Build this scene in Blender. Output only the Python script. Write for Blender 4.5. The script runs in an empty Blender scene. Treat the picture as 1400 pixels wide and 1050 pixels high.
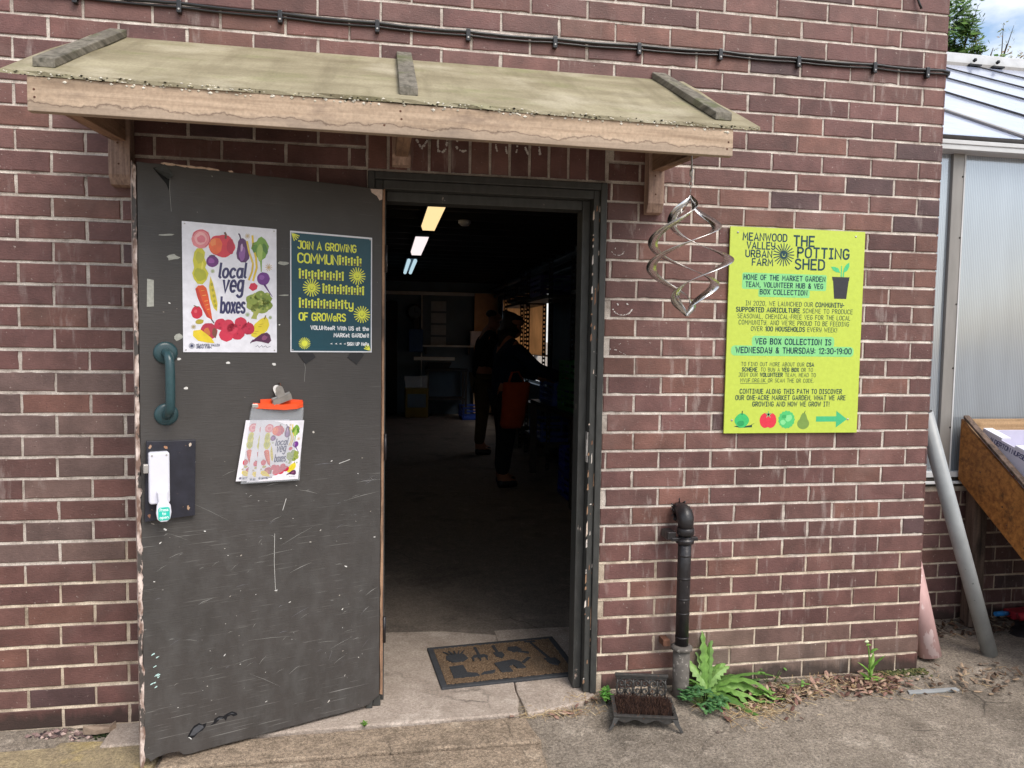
import bpy, bmesh, math, random
from mathutils import Vector, Matrix
R = math.radians
random.seed(11)
sc = bpy.context.scene
COL = sc.collection

# ------------------------------------------------------------------ camera, sky, sun, exposure
cam_d = bpy.data.cameras.new('camera'); cam = bpy.data.objects.new('camera', cam_d); COL.objects.link(cam)
cam_d.sensor_width = 36; cam_d.lens = 26.0; cam_d.clip_start = 0.02; cam_d.clip_end = 3000
def cam_rot(yaw, pitch, roll):
    f = Vector((math.sin(yaw)*math.cos(pitch), math.cos(yaw)*math.cos(pitch), math.sin(pitch)))
    r = Vector((math.cos(yaw), -math.sin(yaw), 0)); u = r.cross(f)
    c, s = math.cos(roll), math.sin(roll)
    return c*r + s*u, -s*r + c*u, f
_r, _u, _f = cam_rot(0.172354, -0.060442, 0.015499)
cam.matrix_world = Matrix(((_r.x, _u.x, -_f.x, -2.2987), (_r.y, _u.y, -_f.y, -2.7949), (_r.z, _u.z, -_f.z, 1.4105), (0, 0, 0, 1)))
sc.camera = cam

SUN_EL, SUN_AZ = R(52), R(152)          # azimuth clockwise from +y: high, in front of the wall and to the right
world = bpy.data.worlds.new('World'); sc.world = world; world.use_nodes = True
wt = world.node_tree; wt.nodes.clear()
w_out = wt.nodes.new('ShaderNodeOutputWorld'); w_bg = wt.nodes.new('ShaderNodeBackground')
w_sky = wt.nodes.new('ShaderNodeTexSky'); w_sky.sky_type = 'NISHITA'; w_sky.sun_disc = False
w_sky.sun_elevation = SUN_EL; w_sky.sun_rotation = SUN_AZ; w_sky.air_density = 1.2; w_sky.dust_density = 2.5
w_tc = wt.nodes.new('ShaderNodeTexCoord'); w_map = wt.nodes.new('ShaderNodeMapping'); w_map.inputs['Scale'].default_value = (1, 1, 2.2)
w_map.inputs['Location'].default_value = (1.7, 0.4, 0.9)
w_n = wt.nodes.new('ShaderNodeTexNoise'); w_n.inputs['Scale'].default_value = 3.2; w_n.inputs['Detail'].default_value = 8; w_n.inputs['Roughness'].default_value = .58
w_r = wt.nodes.new('ShaderNodeValToRGB'); w_r.color_ramp.elements[0].position = .43; w_r.color_ramp.elements[1].position = .60
w_mix = wt.nodes.new('ShaderNodeMix'); w_mix.data_type = 'RGBA'
w_mix.inputs['B'].default_value = (5.6, 5.65, 5.7, 1)
wt.links.new(w_tc.outputs['Generated'], w_map.inputs['Vector']); wt.links.new(w_map.outputs['Vector'], w_n.inputs['Vector'])
wt.links.new(w_n.outputs['Fac'], w_r.inputs['Fac']); wt.links.new(w_r.outputs['Color'], w_mix.inputs['Factor'])
wt.links.new(w_sky.outputs['Color'], w_mix.inputs['A']); wt.links.new(w_mix.outputs['Result'], w_bg.inputs['Color'])
w_bg.inputs['Strength'].default_value = 0.10
wt.links.new(w_bg.outputs['Background'], w_out.inputs['Surface'])
sun_d = bpy.data.lights.new('sun', 'SUN'); sun_d.energy = 1.3; sun_d.angle = R(34); sun_d.color = (1, .95, .88)
sun = bpy.data.objects.new('sun', sun_d); COL.objects.link(sun)
_sd = Vector((math.sin(SUN_AZ)*math.cos(SUN_EL), math.cos(SUN_AZ)*math.cos(SUN_EL), math.sin(SUN_EL)))
sun.rotation_euler = (-_sd).to_track_quat('-Z', 'Y').to_euler(); sun.location = (2, -6, 9)
vs = sc.view_settings; vs.view_transform = 'Standard'; vs.look = 'None'; vs.gamma = 1; vs.exposure = 1.22

# ------------------------------------------------------------------ helpers
def S(h, k=1.0):
    h = h.lstrip('#'); o = []
    for i in (0, 2, 4):
        c = int(h[i:i+2], 16)/255
        o.append((c/12.92 if c <= .04045 else ((c+.055)/1.055)**2.4)*k)
    return tuple(o)+(1,)

def nd(nt, typ, props=None, ins=None):
    n = nt.nodes.new(typ)
    for k, v in (props or {}).items(): setattr(n, k, v)
    for k, v in (ins or {}).items():
        s = n.inputs[k]
        if isinstance(v, bpy.types.NodeSocket): nt.links.new(v, s)
        else: s.default_value = v
    return n
def coords(nt, scale=(1, 1, 1), rot=(0, 0, 0), which='Object', loc=(0, 0, 0)):
    tc = nd(nt, 'ShaderNodeTexCoord')
    return nd(nt, 'ShaderNodeMapping', None, {'Vector': tc.outputs[which], 'Scale': scale, 'Rotation': rot, 'Location': loc}).outputs['Vector']
def noise(nt, vec, scale, detail=4, rough=.55, dist=0):
    return nd(nt, 'ShaderNodeTexNoise', None, {'Vector': vec, 'Scale': scale, 'Detail': detail, 'Roughness': rough, 'Distortion': dist}).outputs['Fac']
def ramp(nt, fac, *stops):
    n = nd(nt, 'ShaderNodeValToRGB', None, {'Fac': fac}); cr = n.color_ramp
    while len(cr.elements) < len(stops): cr.elements.new(.5)
    for e, (p, c) in zip(cr.elements, stops):
        e.position = p; e.color = c if isinstance(c, tuple) else (c, c, c, 1)
    return n.outputs['Color']
def mixc(nt, fac, a, b, mode='MIX'):
    n = nd(nt, 'ShaderNodeMix', {'data_type': 'RGBA', 'blend_type': mode}, {'Factor': fac, 'A': a, 'B': b})
    return n.outputs['Result']
def mth(nt, op, a, b=0.0):
    n = nd(nt, 'ShaderNodeMath', {'operation': op}); 
    for i, v in ((0, a), (1, b)):
        if isinstance(v, bpy.types.NodeSocket): nt.links.new(v, n.inputs[i])
        else: n.inputs[i].default_value = v
    return n.outputs[0]
MATS = {}
def newmat(name):
    m = bpy.data.materials.new(name); m.use_nodes = True; m.node_tree.nodes.clear(); MATS[name] = m
    return m, m.node_tree
def finish(nt, color, rough=.7, spec=.4, bump=None, bump_d=.002, bump_s=.5, metal=0, **kw):
    out = nd(nt, 'ShaderNodeOutputMaterial')
    b = nd(nt, 'ShaderNodeBsdfPrincipled', None, {'Base Color': color, 'Roughness': rough, 'Specular IOR Level': spec, 'Metallic': metal})
    for k, v in kw.items():
        s = b.inputs[k.replace('_', ' ')]
        if isinstance(v, bpy.types.NodeSocket): nt.links.new(v, s)
        else: s.default_value = v
    if bump is not None:
        bp = nd(nt, 'ShaderNodeBump', None, {'Height': bump, 'Distance': bump_d, 'Strength': bump_s})
        nt.links.new(bp.outputs['Normal'], b.inputs['Normal'])
    nt.links.new(b.outputs['BSDF'], out.inputs['Surface'])
    return b
def vcol(nt): return nd(nt, 'ShaderNodeAttribute', {'attribute_name': 'Col'}).outputs['Color']
def simple(name, col=None, rough=.7, spec=.4, var=.25, scale=30, stretch=(1, 1, 1), specks=(), bump_d=.001, metal=0, detail=5, **kw):
    """base colour (or the mesh's own colour attribute) varied by noise, with flecks [(scale, threshold, colour, stretch)]"""
    m, nt = newmat(name)
    c = vcol(nt) if col is None else (S(col) if isinstance(col, str) else col)
    v = coords(nt, stretch); f = noise(nt, v, scale, detail)
    k = ramp(nt, f, (.25, 1-var), (.75, 1+var))
    c = mixc(nt, 1.0, c, k, 'MULTIPLY')
    for sc_, th, cc, st in specks:
        g = noise(nt, coords(nt, st, loc=(sc_*.37, 1.7, .3)), sc_, 3)
        c = mixc(nt, ramp(nt, g, (th, 0.0), (th+.03, 1.0)), c, S(cc))
    finish(nt, c, rough, spec, f, bump_d, .6, metal, **kw)
    return m

# brick -------------------------------------------------
def m_brick():
    m, nt = newmat('brick'); v = coords(nt)
    c = vcol(nt)
    n1 = noise(nt, v, 9, 4); c = mixc(nt, 1.0, c, ramp(nt, n1, (.3, .72), (.7, 1.28)), 'MULTIPLY')
    n2 = noise(nt, coords(nt, (60, 60, 240)), 1.0, 4, .6); c = mixc(nt, 1.0, c, ramp(nt, n2, (.3, .86), (.7, 1.14)), 'MULTIPLY')
    n3 = noise(nt, v, 75, 3, .6); c = mixc(nt, ramp(nt, n3, (.665, 0.0), (.72, .6)), c, S('#b5a59c'))
    n5 = noise(nt, v, 170, 2, .5); c = mixc(nt, ramp(nt, n5, (.69, 0.0), (.74, .8)), c, S('#2c2020'))
    n4 = noise(nt, v, 2.3, 5, .6); c = mixc(nt, ramp(nt, n4, (.55, 0.0), (.8, .4)), c, S('#8d7b74'))
    n6 = noise(nt, coords(nt, (1.3, 1.3, .7)), 1.2, 6, .65); c = mixc(nt, 1.0, c, ramp(nt, n6, (.35, .8), (.62, 1.1)), 'MULTIPLY')
    n7 = noise(nt, coords(nt, (26, 26, 5)), 1.0, 5, .62); n8 = noise(nt, coords(nt, (2.2, 2.2, 2.2), loc=(4, 2, 1)), 1.2, 4, .6)
    c = mixc(nt, mth(nt, 'MULTIPLY', ramp(nt, n7, (.55, 0.0), (.72, .5)), ramp(nt, n8, (.48, 0.0), (.62, 1.0))), c, S('#bdb1aa'))
    sx = nd(nt, 'ShaderNodeSeparateXYZ', None, {'Vector': v}); dz = mth(nt, 'SUBTRACT', sx.outputs['Z'], mth(nt, 'MULTIPLY', noise(nt, coords(nt, (14, 14, 4)), 1.0, 6, .6), .13))
    c = mixc(nt, ramp(nt, mth(nt, 'ADD', dz, .5), (.47, .75), (.50, 0.0)), c, S('#2f2824'))
    h = mth(nt, 'ADD', n2, mth(nt, 'MULTIPLY', n5, .8))
    finish(nt, c, .62, .42, h, .0016, .7)
    return m
def m_mortar():
    m, nt = newmat('mortar'); v = coords(nt)
    n1 = noise(nt, v, 11, 7, .68); c = ramp(nt, n1, (.3, S('#80756c')), (.46, S('#b5a99f')), (.7, S('#e2d8cd')))
    n2 = noise(nt, v, 260, 3); c = mixc(nt, 1.0, c, ramp(nt, n2, (.3, .75), (.7, 1.15)), 'MULTIPLY')
    # yellower salt bloom low down on the wall, as the wall is really stained
    sx = nd(nt, 'ShaderNodeSeparateXYZ', None, {'Vector': coords(nt)})
    f = ramp(nt, mth(nt, 'ADD', sx.outputs['Z'], mth(nt, 'MULTIPLY', noise(nt, v, 3, 3), .8)), (.9, .8), (1.4, 0.0))
    c = mixc(nt, f, c, mixc(nt, 1.0, c, (1.0, .93, .8, 1), 'MULTIPLY'))
    finish(nt, c, .9, .2, n2, .003, .8)
    return m
def m_door():
    m, nt = newmat('door_paint'); v = coords(nt)
    n1 = noise(nt, v, 3.5, 5, .6); c = ramp(nt, n1, (.3, S('#3e3b39')), (.7, S('#474341')))
    sx = nd(nt, 'ShaderNodeSeparateXYZ', None, {'Vector': v})
    low = ramp(nt, sx.outputs['Z'], (.15, .8), (.9, .55), (1.4, .16))
    up = noise(nt, coords(nt, (5, 5, 2.6)), 3.4, 7, .7)
    c = mixc(nt, mth(nt, 'MULTIPLY', ramp(nt, up, (.45, 0.0), (.75, .26)), low), c, S('#737371'))
    for k, (rot, st, th) in enumerate([((0, R(18), 0), (6, 6, 260), .645), ((0, R(-24), 0), (7, 7, 280), .66), ((0, R(6), 0), (4, 4, 230), .655), ((0, R(80), 0), (3, 3, 170), .73)]):
        g = noise(nt, coords(nt, st, rot, loc=(k*1.3, 0, k)), 1.0, 3, .5)
        pm = ramp(nt, noise(nt, coords(nt, loc=(k*2.1, 0, 1.7*k)), 3.1, 4, .6), (.42, .05), (.62, .9))
        c = mixc(nt, mth(nt, 'MULTIPLY', ramp(nt, g, (th, 0.0), (th+.06, .8)), mth(nt, 'MULTIPLY', low, pm)), c, S('#a09e9a'))
    sp = noise(nt, v, 60, 2); c = mixc(nt, ramp(nt, sp, (.74, 0.0), (.77, .5)), c, S('#a5a29c'))
    br = noise(nt, coords(nt, (18, 18, 260)), 1, 3)
    finish(nt, c, ramp(nt, up, (.3, .38), (.7, .6)), .45, mth(nt, 'ADD', br, mth(nt, 'MULTIPLY', up, .6)), .0011, .6)
    return m
def m_chippy(name, paint, under, th=.56, scale=26, stretch=(1, 1, 1), under2='#e6d7cc'):
    m, nt = newmat(name); v = coords(nt, stretch)
    n1 = noise(nt, v, scale, 6, .65); n2 = noise(nt, v, scale*2.7, 3)
    c = mixc(nt, 1.0, S(paint), ramp(nt, n2, (.3, .8), (.7, 1.25)), 'MULTIPLY')
    u = ramp(nt, n2, (.4, S(under)), (.62, S(under2)))
    f = ramp(nt, n1, (th, 0.0), (th+.03, 1.0))
    c = mixc(nt, f, c, u)
    finish(nt, c, .5, .4, mth(nt, 'SUBTRACT', 1.0, f), .0012, .8)
    return m
def m_wood(name, light, dark, axis, fine=60, stain=None, bump=.0012, rough=.75, stain_amt=.7, band=None):
    m, nt = newmat(name)
    st = [fine]*3; st[axis] = fine*.05
    g = noise(nt, coords(nt, tuple(st)), 1.0, 6, .6, .4)
    c = ramp(nt, g, (.3, S(dark)), (.62, S(light)))
    st2 = [5]*3; st2[axis] = .8
    g2 = noise(nt, coords(nt, tuple(st2)), 1.3, 5, .6)
    c = mixc(nt, 1.0, c, ramp(nt, g2, (.3, .78), (.7, 1.2)), 'MULTIPLY')
    sp = noise(nt, coords(nt), 120, 3, .6); c = mixc(nt, 1.0, c, ramp(nt, sp, (.3, .86), (.7, 1.12)), 'MULTIPLY')
    if stain:
        st3 = [9]*3; st3[axis] = 3.2
        g3 = noise(nt, coords(nt, tuple(st3), loc=(3.3, 1, 2)), 1, 7, .62)
        c = mixc(nt, ramp(nt, g3, (.56, 0.0), (.66, stain_amt)), c, S(stain))
    if band:   # weathered grey lower edge with a wavy tide mark, as on the real board
        sx = nd(nt, 'ShaderNodeSeparateXYZ', None, {'Vector': coords(nt)}); wv = noise(nt, coords(nt, (5, 5, 5)), 1.6, 6, .6)
        h = mth(nt, 'ADD', sx.outputs['Z'], mth(nt, 'MULTIPLY', wv, -.075))
        c = mixc(nt, ramp(nt, mth(nt, 'MULTIPLY', mth(nt, 'SUBTRACT', h, band-.05), 10.0), (.44, .4), (.56, 0.0)), c, S('#8f8378'))
        tide = ramp(nt, mth(nt, 'MULTIPLY', mth(nt, 'SUBTRACT', h, band-.05), 10.0), (.46, 0.0), (.497, .65), (.515, .08), (.54, 0.0))
        left = ramp(nt, mth(nt, 'MULTIPLY', mth(nt, 'ADD', sx.outputs['X'], 1.0), .5), (.02, 1.0), (.32, .06))
        c = mixc(nt, mth(nt, 'MULTIPLY', tide, left), c, S('#4d3c32'))
    finish(nt, c, rough, .25, g, bump, .7)
    return m
def m_concrete(name, a, b, stain, light, speck=.6, bump=.004, stain_sc=2.2, stain_pos=.52):
    m, nt = newmat(name); v = coords(nt)
    n1 = noise(nt, v, 14, 8, .7); c = ramp(nt, n1, (.3, S(a)), (.7, S(b)))
    n2 = noise(nt, v, stain_sc, 7, .68, .3); c = mixc(nt, ramp(nt, n2, (stain_pos, 0.0), (stain_pos+.17, .85)), c, S(stain))
    n4 = noise(nt, v, 5.3, 6, .7); c = mixc(nt, ramp(nt, n4, (.57, 0.0), (.72, .7)), c, S(light))
    vo = nd(nt, 'ShaderNodeTexVoronoi', None, {'Vector': v, 'Scale': 210.0})
    gr = noise(nt, v, 330, 2, .5); g2 = noise(nt, v, 95, 4, .7)
    c = mixc(nt, 1.0, c, ramp(nt, g2, (.33, 1-speck*.85), (.67, 1+speck*.75)), 'MULTIPLY')
    c = mixc(nt, 1.0, c, ramp(nt, gr, (.28, 1-speck*.75), (.72, 1+speck)), 'MULTIPLY')
    c = mixc(nt, mth(nt, 'MULTIPLY', ramp(nt, vo.outputs['Distance'], (.12, 1.0), (.3, 0.0)), ramp(nt, noise(nt, v, 60, 2), (.5, 0.0), (.6, speck))), c, S(light))
    wv = nd(nt, 'ShaderNodeMix', {'data_type': 'VECTOR'}, {0: .12}); nt.links.new(v, wv.inputs[4]); nz = nd(nt, 'ShaderNodeTexNoise', None, {'Vector': v, 'Scale': 4.0, 'Detail': 5.0}); nt.links.new(nz.outputs['Color'], wv.inputs[5])
    ck = nd(nt, 'ShaderNodeTexVoronoi', {'feature': 'DISTANCE_TO_EDGE'}, {'Vector': wv.outputs[1], 'Scale': 1.5})
    ckm = mth(nt, 'MULTIPLY', ramp(nt, ck.outputs['Distance'], (.0012, 1.0), (.005, 0.0)), ramp(nt, noise(nt, v, 1.9, 3), (.5, 0.0), (.6, .8)))
    c = mixc(nt, ckm, c, S('#2f2a25'))
    h = mth(nt, 'ADD', mth(nt, 'MULTIPLY', n1, 1.4), mth(nt, 'ADD', mth(nt, 'ADD', gr, mth(nt, 'MULTIPLY', g2, 1.3)), mth(nt, 'MULTIPLY', n4, .7)))
    finish(nt, c, .86, .3, h, bump, .75)
    return m
def m_panel():
    m, nt = newmat('canopy_sheet'); v = coords(nt)
    n1 = noise(nt, coords(nt, (2.2, 6, 6)), 1.5, 6, .6); c = ramp(nt, n1, (.3, S('#7d745c')), (.7, S('#a2997f')))
    n2 = noise(nt, coords(nt, (2.6, 5, 5), (0, 0, R(25))), 1.6, 6, .6); c = mixc(nt, ramp(nt, n2, (.54, 0.0), (.74, .6)), c, S('#73784a'))
    ns = noise(nt, coords(nt, (9, 1.1, 1.1)), 1.4, 6, .65); c = mixc(nt, ramp(nt, ns, (.5, 0.0), (.7, .55)), c, S('#6f6650'))
    n3 = noise(nt, v, 3.0, 5); c = mixc(nt, ramp(nt, n3, (.56, 0.0), (.72, .7)), c, S('#b9b09a'))
    n4 = noise(nt, v, 130, 3); c = mixc(nt, 1.0, c, ramp(nt, n4, (.3, .86), (.7, 1.12)), 'MULTIPLY')
    finish(nt, c, .6, .35, n1, .002, .5)
    return m
def m_poly(name, tint, rough, trans, rib=True):
    m, nt = newmat(name); v = coords(nt)
    n1 = noise(nt, coords(nt, (8, 8, 1.3)), 1, 5); c = mixc(nt, 1.0, S(tint), ramp(nt, n1, (.3, .85), (.7, 1.1)), 'MULTIPLY')
    w = nd(nt, 'ShaderNodeTexWave', {'wave_type': 'BANDS', 'bands_direction': 'X'}, {'Vector': v, 'Scale': 32.0}).outputs['Fac']
    if rib: c = mixc(nt, 1.0, c, ramp(nt, w, (0, .72), (.5, 1.06)), 'MULTIPLY')
    out = nd(nt, 'ShaderNodeOutputMaterial')
    b = nd(nt, 'ShaderNodeBsdfPrincipled', None, {'Base Color': c, 'Roughness': rough, 'Specular IOR Level': .7})
    if rib:
        bp = nd(nt, 'ShaderNodeBump', None, {'Height': w, 'Distance': .0015, 'Strength': .6}); nt.links.new(bp.outputs['Normal'], b.inputs['Normal'])
    t = nd(nt, 'ShaderNodeBsdfTranslucent', None, {'Color': c})
    mx = nd(nt, 'ShaderNodeMixShader', None, {0: trans}); nt.links.new(b.outputs[0], mx.inputs[1]); nt.links.new(t.outputs[0], mx.inputs[2])
    gl = nd(nt, 'ShaderNodeBsdfGlossy', None, {'Color': (.9, .93, 1, 1), 'Roughness': rough})
    wv = nd(nt, 'ShaderNodeBump', None, {'Height': noise(nt, coords(nt, (1.6, 1.6, .9)), 1.3, 0), 'Distance': .04, 'Strength': .35}); nt.links.new(wv.outputs[0], gl.inputs['Normal'])
    m3 = nd(nt, 'ShaderNodeMixShader', None, {0: .24}); nt.links.new(mx.outputs[0], m3.inputs[1]); nt.links.new(gl.outputs[0], m3.inputs[2])
    nt.links.new(m3.outputs[0], out.inputs['Surface'])
    return m
def m_coir():
    m, nt = newmat('coir'); v = coords(nt)
    n = noise(nt, coords(nt, (1, 1.6, 1)), 190, 4, .7); n2 = noise(nt, v, 9, 5, .6)
    c = ramp(nt, n, (.3, S('#423831')), (.5, S('#6f5a47')), (.72, S('#9d8870')))
    c = mixc(nt, ramp(nt, n2, (.5, 0.0), (.68, .6)), c, S('#5e5246'))
    finish(nt, c, .95, .1, n, .006, 1.0)
    return m
def m_leaf():
    m, nt = newmat('leaf'); c = vcol(nt); v = coords(nt); n = noise(nt, v, 40, 4)
    c = mixc(nt, 1.0, c, ramp(nt, n, (.3, .7), (.7, 1.25)), 'MULTIPLY')
    out = nd(nt, 'ShaderNodeOutputMaterial')
    b = nd(nt, 'ShaderNodeBsdfPrincipled', None, {'Base Color': c, 'Roughness': .45, 'Specular IOR Level': .4})
    t = nd(nt, 'ShaderNodeBsdfTranslucent', None, {'Color': c}); mx = nd(nt, 'ShaderNodeMixShader', None, {0: .35})
    nt.links.new(b.outputs[0], mx.inputs[1]); nt.links.new(t.outputs[0], mx.inputs[2]); nt.links.new(mx.outputs[0], out.inputs['Surface'])
    return m
def m_emit(name, col, st):
    m, nt = newmat(name); out = nd(nt, 'ShaderNodeOutputMaterial'); c = coords(nt, (30, 1, 1))
    e = nd(nt, 'ShaderNodeEmission', None, {'Color': col, 'Strength': st}); nt.links.new(e.outputs[0], out.inputs['Surface'])
    return m
def m_plastic_clear():
    m, nt = newmat('clear_plastic'); out = nd(nt, 'ShaderNodeOutputMaterial'); n = noise(nt, coords(nt), 14, 4)
    g = nd(nt, 'ShaderNodeBsdfPrincipled', None, {'Base Color': S('#c3c6cc'), 'Roughness': .22})
    bp = nd(nt, 'ShaderNodeBump', None, {'Height': n, 'Distance': .006, 'Strength': .5}); nt.links.new(bp.outputs[0], g.inputs['Normal'])
    t = nd(nt, 'ShaderNodeBsdfTransparent'); mx = nd(nt, 'ShaderNodeMixShader', None, {0: .62})
    nt.links.new(g.outputs[0], mx.inputs[1]); nt.links.new(t.outputs[0], mx.inputs[2]); nt.links.new(mx.outputs[0], out.inputs['Surface'])
    return m

BRICK = m_brick(); MORTAR = m_mortar(); DOOR = m_door()
FRAME = m_chippy('frame_paint', '#3d3d3b', '#8a7566', .70, 20, (1, 1, .35))
STRIP = m_chippy('chipped_edge', '#4a4542', '#7d655a', .44, 16, (1, 1, .5), '#dccbc2')
EDGEWOOD = m_wood('bare_edge_wood', '#b08c70', '#6e5344', 2, 70, '#3b322e')
FASCIA = m_wood('fascia_wood', '#bfa891', '#9c8671', 0, 46, '#7d6c5f', .002, .8, .75, 1.972)
BRACKET = m_wood('bracket_wood', '#b39787', '#7d655a', 2, 60, '#40332d')
ARMWOOD = m_wood('arm_wood', '#a3836c', '#735848', 1, 60, '#3d2e26')
BATTEN = m_wood('weathered_batten', '#7d776c', '#4d4a41', 1, 60, '#565b3a', .002)
PANEL = m_panel()
PRINT = simple('print', None, .35, .4, .05, 60)
WATERCOL = simple('watercolour_print', None, .3, .5, .1, 45, specks=())
CHALK = simple('chalk', '#d8d2cd', .95, .1, .2, 200)
CHIP = simple('paint_chip', None, .7, .3, .2, 100)
GROUND = m_concrete('yard_concrete', '#72685d', '#968b7e', '#574f46', '#b7ab9d', .55, .006, 1.7, .5)
DSTEP = m_concrete('doorstep_concrete', '#97897d', '#b5a79b', '#84766a', '#cdc0b4', .32, .003)
SLABM = m_concrete('slab_concrete', '#7d6e5e', '#a08e7b', '#5e5347', '#c0b09c', .6, .005)
YELLOWC = m_concrete('lichen_concrete', '#8a7c66', '#a89878', '#6e665a', '#b8a368', .4, .006)
FLOORSHADE = m_concrete('floor_concrete_shaded', '#6b625a', '#80756b', '#554d47', '#978a7e', .35, .003)  # same concrete as the doorstep; the room's shade is put into its darker colour
COIR = m_coir(); RUBBER = simple('rubber', '#3c3d40', .75, .3, .25, 60)
LEAF = m_leaf()
BLACKPAINT = simple('black_paint', '#232022', .38, .5, .35, 40, bump_d=.004, specks=((70, .69, '#75706c', (1, 1, .6)),))
GREYPIPE = simple('grey_cement_pipe', '#5d5853', .8, .3, .3, 40, specks=((60, .62, '#8a857e', (1, 1, 1)),))
CASTIRON = simple('cast_iron', '#454341', .5, .45, .3, 60, specks=((90, .64, '#6b4f40', (1, 1, 1)),), metal=.35, bump_d=.002)
BRISTLE = simple('bristle', '#33251f', .8, .2, .4, 90)
STEEL = simple('bright_steel', '#dcdad8', .2, .5, .06, 20, metal=1.0, bump_d=.0004)
DULLSTEEL = simple('dull_steel', '#b3afab', .35, .5, .2, 50, metal=.45)
RUST = simple('rust', '#5e4032', .8, .3, .4, 60)
TEALH = simple('handle_green', '#2c474c', .3, .5, .18, 25, specks=((120, .74, '#8aa0a2', (1, 1, .3)),))
WHITEP = simple('white_plastic', '#d9d9e4', .35, .45, .05, 20)
TEALLABEL = simple('teal_label', '#2fc0ae', .4, .4, .05, 20)
LATCHPLATE = simple('black_plywood', '#262630', .4, .45, .3, 30, specks=((50, .70, '#8e6f5c', (1, 1, 1)),))
ORANGE = simple('orange_plastic', '#f2572a', .4, .4, .15, 30, (2, 1, 12))
CLEAR = m_plastic_clear()
BLACKTAPE = simple('black_tape', '#1c1c22', .3, .5, .2, 40)
CABLE = simple('black_cable', '#1b1a1b', .3, .6, .25, 40, bump_d=.001)
WALLIN = simple('painted_inner_wall', '#5d6b78', .8, .2, .12, 5)
CEIL = simple('dark_ceiling', '#2b2b2e', .85, .2, .2, 6)
POLYW = m_poly('fluted_sheet', '#9fa9b2', .13, .3); POLYR = m_poly('roof_sheet', '#cdd6ee', .12, .15, False)
ALU = simple('aluminium_frame', '#8f8b87', .45, .5, .15, 20, (1, 1, .2), metal=.35); WHITEALU = simple('white_frame', '#c6c7c8', .5, .4, .12, 12)
DARKTRIM = simple('dark_rail', '#38332f', .5, .4, .3, 30)
PLY = m_wood('stained_plywood', '#a8713b', '#6f4524', 0, 40, '#3c2a1e', .0015, .6, .75)
PALEPLY = m_wood('pale_board', '#b49573', '#8c7052', 0, 40, '#6c563f')
POST = m_wood('weathered_post', '#6d5b50', '#3f342d', 2, 50, '#221d1a')
PVC = simple('grey_pvc', '#96999a', .4, .45, .14, 14, specks=((90, .70, '#5f6563', (1, 1, 1)),))
PINK = simple('faded_pink', '#c09d9a', .7, .3, .25, 14, (1, 1, .4), specks=((24, .56, '#d6bfbd', (1, 1, .5)),))
CARD = simple('printed_card', '#cfccdc', .6, .3, .05, 20)
BLUEP = simple('blue_plastic', '#2f7fc4', .4, .4, .15, 30); REDP = simple('red_plastic', '#9c2733', .5, .4, .2, 30); BLACKP = simple('black_plastic', '#18181c', .5, .4, .3, 20, bump_d=.004)
MOSS = simple('moss', None, .95, .1, .4, 80)
SKIN = simple('skin', '#8a5c48', .6, .3, .08, 30); HAIR = simple('dark_hair', '#1d1613', .6, .3, .3, 80)
BARK = simple('bark', '#4a3d33', .9, .2, .35, 20)

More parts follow.
